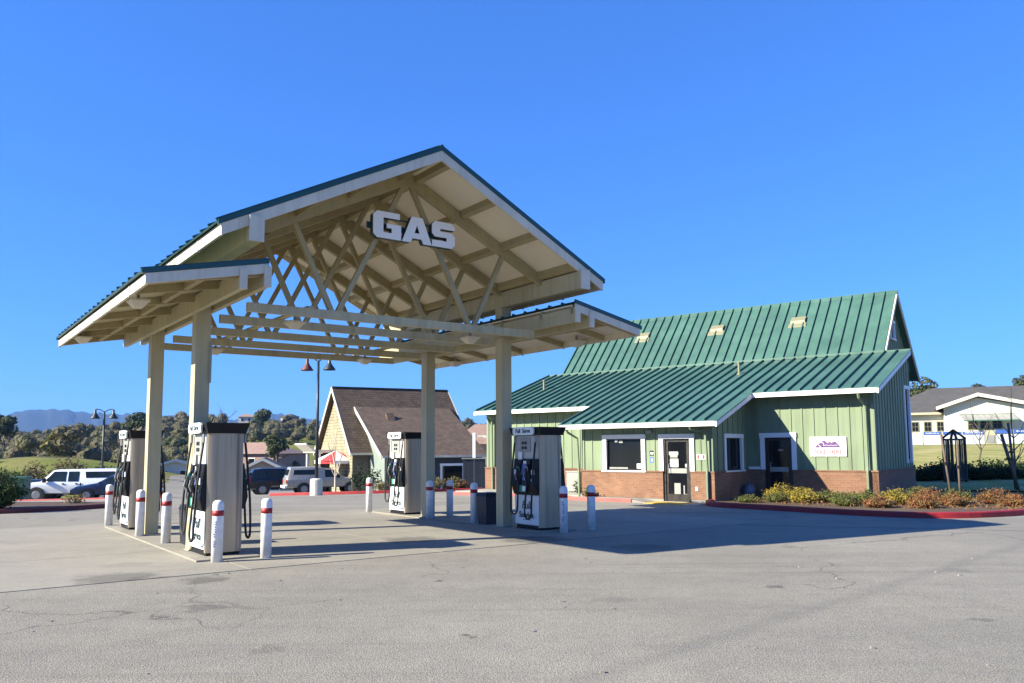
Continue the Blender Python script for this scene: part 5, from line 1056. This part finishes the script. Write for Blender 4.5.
# single trees that stand out
def tree(label, loc, h, w, seed, mat='oak', n=1500, size=.28, bare=False, trunk=.2, group=None, bark='bark', twig=5):
    rng = random.Random(seed); t = thing('tree', label, 'tree', loc, 0, group)
    limbs(rng, h, w, trunk, 9 if bare else 7, twig if bare else 1).build('trunk', MT[bark], t, uv=False, smooth=True)
    if not bare: crown(rng, h, w, n, size).build('crown', MT[mat], t, uv=False)
    return t
tree('bare branching tree on the skyline right of the near left column', at(222, 150, 444), 7.2, 3.2, 5, bare=True, trunk=.16, twig=9)
tree('yellowing tree on the grassy mound', at(55, 118, 466), 5., 3.2, 6, 'yellowtree', 1500, .3)
tree('tall dark oak on the skyline left of the far left column', at(136, 170, 446), 7, 3.4, 7, 'oak', 1800, .33)
tree('dark oak at the left edge of the picture', at(4, 150, 455), 7.5, 3.4, 8, 'oak', 1600, .33)
tree('grey bare tree below the lamp post on the slope', at(118, 92, 468), 4.2, 2.6, 9, bare=True, trunk=.12, twig=10)
tree('round oak on the ridge behind the lamp pole', at(262, 300, 432), 8, 5, 10, 'oak', 1400, .5)
tree('small evergreen behind the beige house', at(277, 100, 466), 3.6, 2.0, 12, 'oak', 900, .25)
tree('dark green tree behind the store corner on the right', at(918, 135, 420), 6.5, 4.2, 13, 'oak', 1500, .33)
tree('small dark tree top above the white building roof', at(981, 150, 398), 2.6, 1.8, 14, 'oak', 700, .2)
tree('dark tree top at the right picture edge', at(1024, 140, 396), 3.6, 2.2, 15, 'oak', 900, .22)
tree('thin young bare tree on the far red kerb', at(336, 40.9), 3.4, .55, 16, bare=True, trunk=.06, bark='palebark', twig=3)
tree('young bare street tree behind the two stakes', at(979, 46), 4.2, 1.0, 17, bare=True, trunk=.05, twig=4)
tree('young bare tree between the dark leaning posts at right', at(1014, 33), 4.0, 1.1, 18, bare=True, trunk=.05, twig=3)
# stakes and trellis in the right planting bed
def stake(label, base, top, r): 
    t = thing('tree_stake', label, 'stake', base); d = tuple(a - b for a, b in zip(top, base))
    MB().cyl((0, 0, -.1), d, r, r * .9, 9).build('pole', MT['stake'], t, smooth=True); bx('tie', MT['rubber'], t, (d[0] * .55 - r * 1.3, d[1] * .55 - r * 1.3, d[2] * .55 - .04), (d[0] * .55 + r * 1.3, d[1] * .55 + r * 1.3, d[2] * .55 + .04)); return t
def gp(px, Y, z=.1): return (px_ray(px, 446)[0] * Y, Y, z)
stake('thin brown stake leaning left of the dark trellis', gp(949, 25.), gp(941.5, 25., 2.1), .035)
stake('short straight stake in front of the dark trellis', gp(957.5, 25.), gp(957, 25., 1.9), .035)
stake('thick dark post leaning left at the right picture edge', gp(1016, 31.), gp(1002, 31., 2.15), .065)
stake('dark post leaning right beside the leaning one', gp(1013, 31.6), gp(1009.5, 31.6, 2.6), .05)
tr = thing('trellis', 'dark timber garden obelisk with pointed top on the lawn edge', 'trellis', gp(954, 36, T(gp(954, 36)[0], 36) - .0), R(30))
for sx in (-1, 1):
    for sy in (-1, 1): MB().beam((sx * .3, sy * .3, 0), (sx * .3, sy * .3, 1.95), .09, .09).build('corner_post', MT['post'], tr); MB().beam((sx * .34, sy * .34, 1.93), (0, 0, 2.32), .08, .08).build('roof_rafter', MT['post'], tr)
for s in (-1, 1):
    for z in (.2, 1.9): MB().beam((-.34, s * .3, z), (.34, s * .3, z), .06, .07).build('rail', MT['post'], tr); MB().beam((s * .3, -.34, z), (s * .3, .34, z), .06, .07).build('rail', MT['post'], tr)
    for x in (-.1, .1): MB().beam((x, s * .3, .2), (x, s * .3, 1.9), .05, .04).build('slat', MT['post'], tr); MB().beam((s * .3, x, .2), (s * .3, x, 1.9), .05, .04).build('slat', MT['post'], tr)
# shrubs
def shrub(label, loc, rad, mat, n, size, seed, cat='shrub', group=None, z=None, dense=False):
    rng = random.Random(seed); mb = MB(); tw = MB(); z = .1 if z is None else z; ns = max(14, n // 26)
    for k in range(ns):
        a = rng.uniform(0, 6.28); e = rng.random() ** .7; L = rng.uniform(.65, 1.15)
        tip = Vector((rad[0] * e * math.cos(a), rad[1] * e * math.sin(a), rad[2] * L * (1.08 - .5 * e * e))); b0 = Vector((rad[0] * .18 * e * math.cos(a), rad[1] * .18 * e * math.sin(a), -.08))
        md = b0.lerp(tip, .55) + Vector((0, 0, rad[2] * .1)); tw.tube([b0, md, tip], [.008, .006, .003], 4)
        for q in range(max(3, n // ns)):
            t = rng.random() ** .65; p = b0.lerp(md, t * 2) if t < .5 else md.lerp(tip, t * 2 - 1)
            p = p + Vector((rng.gauss(0, 1), rng.gauss(0, 1), rng.gauss(0, .8))) * size * 1.5
            nrm = Vector((rng.uniform(-1, 1), rng.uniform(-1, 1), rng.uniform(-.2, 1.2))).normalized(); tt = nrm.cross(Vector((rng.uniform(-1, 1), rng.uniform(-1, 1), rng.uniform(-1, 1)))).normalized(); bb = nrm.cross(tt); s_ = size * rng.uniform(.5, 1.3)
            i = len(mb.v); mb.v += [tuple(p - tt * s_), tuple(p + bb * s_ * .5), tuple(p + tt * s_), tuple(p - bb * s_ * .5)]; mb.f.append((i, i + 1, i + 2, i + 3))
    if dense: leaves(mb, (0, 0, rad[2] * .42), (rad[0] * .8, rad[1] * .8, rad[2] * .42), n // 2, size, rng, .5)
    t = thing('shrub', label, cat, (loc[0], loc[1], z), 0, group); mb.build('foliage', MT[mat], t, uv=False); tw.build('stems', MT['bark'], t, uv=False); return t
G1 = 'shrubs in the bed beside the store'
P1 = [(3.0, -.9, .62, .50, 'yellowbush', 'yellow flowering shrub left of the others below the store sign'), (-2.1, -.8, .5, .42, 'yellowbush', 'yellow shrub nearest the right hand door'), (-1.3, -.95, .5, .36, 'mixbush', 'olive shrub below the store sign'), (-.75, -1.3, .5, .36, 'mixbush', 'dark olive shrub right of the store sign'),
      (-.1, -1.35, .55, .42, 'mixbush', 'olive shrub at the corner downspout'), (.6, -1.1, .5, .46, 'yellowbush', 'yellow shrub in front of the store corner'), (1.35, -.75, .6, .5, 'redbush', 'red leaved shrub just right of the store corner'), (2.05, -.9, .5, .36, 'redbush', 'low red shrub before the brown stake'),
      (1.9, .4, .5, .42, 'mixbush', 'olive shrub behind the red shrubs'), (3.4, -.2, .5, .34, 'redbush', 'small reddish shrub right of the straight stake'), (4.3, .6, .55, .5, 'bush', 'bright green shrub right of the stakes'), (5.1, .9, .6, .42, 'redbush', 'reddish shrub right of the bright green one'), (6.1, 1.6, .7, .5, 'redbush', 'red shrub at the right picture edge'), (5.3, 2.2, .5, .4, 'mixbush', 'olive shrub behind the right edge shrubs'), (-3.2, -2.3, .4, .22, 'mixbush', 'small green shrub at the kerb end by the porch')]
P1[0] = (-2.75, -.85, .62, .52, 'yellowbush', 'broad yellow flowering shrub left of the others below the store sign')
P1 += [(-1.75, -1.75, .5, .4, 'yellowbush', 'low yellow shrub by the kerb below the store sign'), (-.4, -2.3, .45, .3, 'mixbush', 'low olive shrub by the kerb before the corner downspout'), (.5, -2.5, .5, .3, 'redbush', 'low reddish shrub by the kerb before the store corner'), (1.5, -2.0, .5, .34, 'redbush', 'low red shrub by the kerb right of the corner'), (2.8, .6, .55, .45, 'redbush', 'reddish shrub between the two stakes'), (-2.5, -1.8, .45, .3, 'mixbush', 'low olive shrub by the kerb before the right hand door'), (1.0, .1, .55, .5, 'mixbush', 'olive shrub against the end wall of the store')]
for i, (a, q, r, h, mt, lab) in enumerate(P1): shrub(lab, bw(a, q), (r, r * .8, h * .86), mt, 2200, .026, 40 + i, group=G1, dense=True)
low_ = random.Random(3)
gc = MB()
for _ in range(200):
    a = low_.uniform(-3.6, 8); q = low_.uniform(-2.6, 1.2) + max(0, a - 1) * .25; x, y, _z = bw(a, q)
    if a < -.2 and q > .1: continue
    leaves(gc, (x, y, .13), (.22, .22, .1), 18, .035, low_, .2)
tag(gc.build('ground_cover', MT['redbush'], uv=False), 'sparse low reddish ground cover in the bed', 'ground cover', kind='stuff')
for i in range(12):
    px = 922 + i * 9.4; Y = 37 + (i % 3) * .7; p = gp(px, Y); shrub('dark hedge shrub number %s from the store along the lawn edge' % ['one', 'two', 'three', 'four', 'five', 'six', 'seven', 'eight', 'nine', 'ten', 'eleven', 'twelve'][i], p, (.75, .6, .62 + .18 * ((i * 7) % 5) / 5), 'hedge', 800, .07, 70 + i, group='dark hedge along the lawn edge', z=T(p[0], p[1]) + .02, dense=True)
shrub('large dark green bush at the left picture edge', (-15.05, 23.9), (.95, .9, .98), 'bush', 5000, .045, 90, dense=True); shrub('sparse low weed in the left planting bed', (-13.9, 26.3), (.5, .4, .22), 'drygrass', 200, .05, 91)
for i, (px, Y, r, h, mt, lab) in enumerate([(372, 44.5, .62, 1.15, 'hedge', 'dark rounded shrub at the wing corner of the shingle house'), (360, 45.5, .45, 1.3, 'hedge', 'dark upright shrub left of the wing corner'), (437, 44, .75, .55, 'drygrass', 'tan grass clump under the shingle house window'), (452, 44.3, .6, .6, 'drygrass', 'tan grass clump right of the window'), (384, 43.8, .5, .45, 'drygrass', 'small tan grass clump left of the far pump'), (462, 44.6, .4, .3, 'redbush', 'low reddish shrub by the navy wall')]):
    p = at(px, Y); shrub(lab, p, (r, r, h), mt, 500, .07, 100 + i, z=T(p[0], p[1]) + .1, group='shrubs by the shingle house')
for i, (a, q, lab) in enumerate([(-10.0, -1.0, 'small green shrub by the meter box'), (-8.6, -2.65, 'small weed at the foot of the porch wall')]): shrub(lab, bw(a, q), (.28, .25, .38 - .15 * i), 'bush', 260, .045, 120 + i, z=.12)
for i in range(9):
    px, Y = [(8, 82), (20, 79), (34, 80), (48, 78), (62, 80), (76, 78), (90, 82), (104, 84), (70, 86)][i]; p = at(px, Y)
    shrub('scrubby bush %s on the slope behind the white pickup' % ['at the far left', 'second from left', 'third from left', 'fourth from left', 'at the middle', 'right of the middle', 'third from right', 'at the far right', 'higher up'][i], p, (2.1, 1.4, 1.5 + .5 * (i % 3)), ['mixbush', 'bush', 'drygrass'][i % 3], 1500, .13, 140 + i, z=p[2], dense=True, group='bushes on the slope behind the white pickup')
# loose stones on the asphalt
stn = MB(); rs_ = random.Random(2)
for _ in range(60):
    x, y = rs_.uniform(-5, 7), rs_.uniform(4.5, 13); s = rs_.uniform(.008, .022); stn.box((x - s, y - s, .02), (x + s, y + s * .7, .02 + s))
tag(stn.build('loose_gravel', MT['kerb'], uv=False), 'scattered loose gravel on the asphalt', 'gravel', kind='stuff')

# ------------------------------------------------------------------ haze
hz = bpy.data.materials.new('haze air'); hz.use_nodes = True; nt = hz.node_tree; nt.nodes.clear()
pv = nt.nodes.new('ShaderNodeVolumePrincipled'); pv.inputs['Color'].default_value = (.25, .48, 1, 1); pv.inputs['Density'].default_value = HAZE = 1.0e-4; pv.inputs['Anisotropy'].default_value = 0
ho = nt.nodes.new('ShaderNodeOutputMaterial'); nt.links.new(pv.outputs[0], ho.inputs['Volume'])
tag(MB().box((-8200, -8200, -20), (8200, 8200, 330)).build('haze', hz, uv=False), kind='stuff')
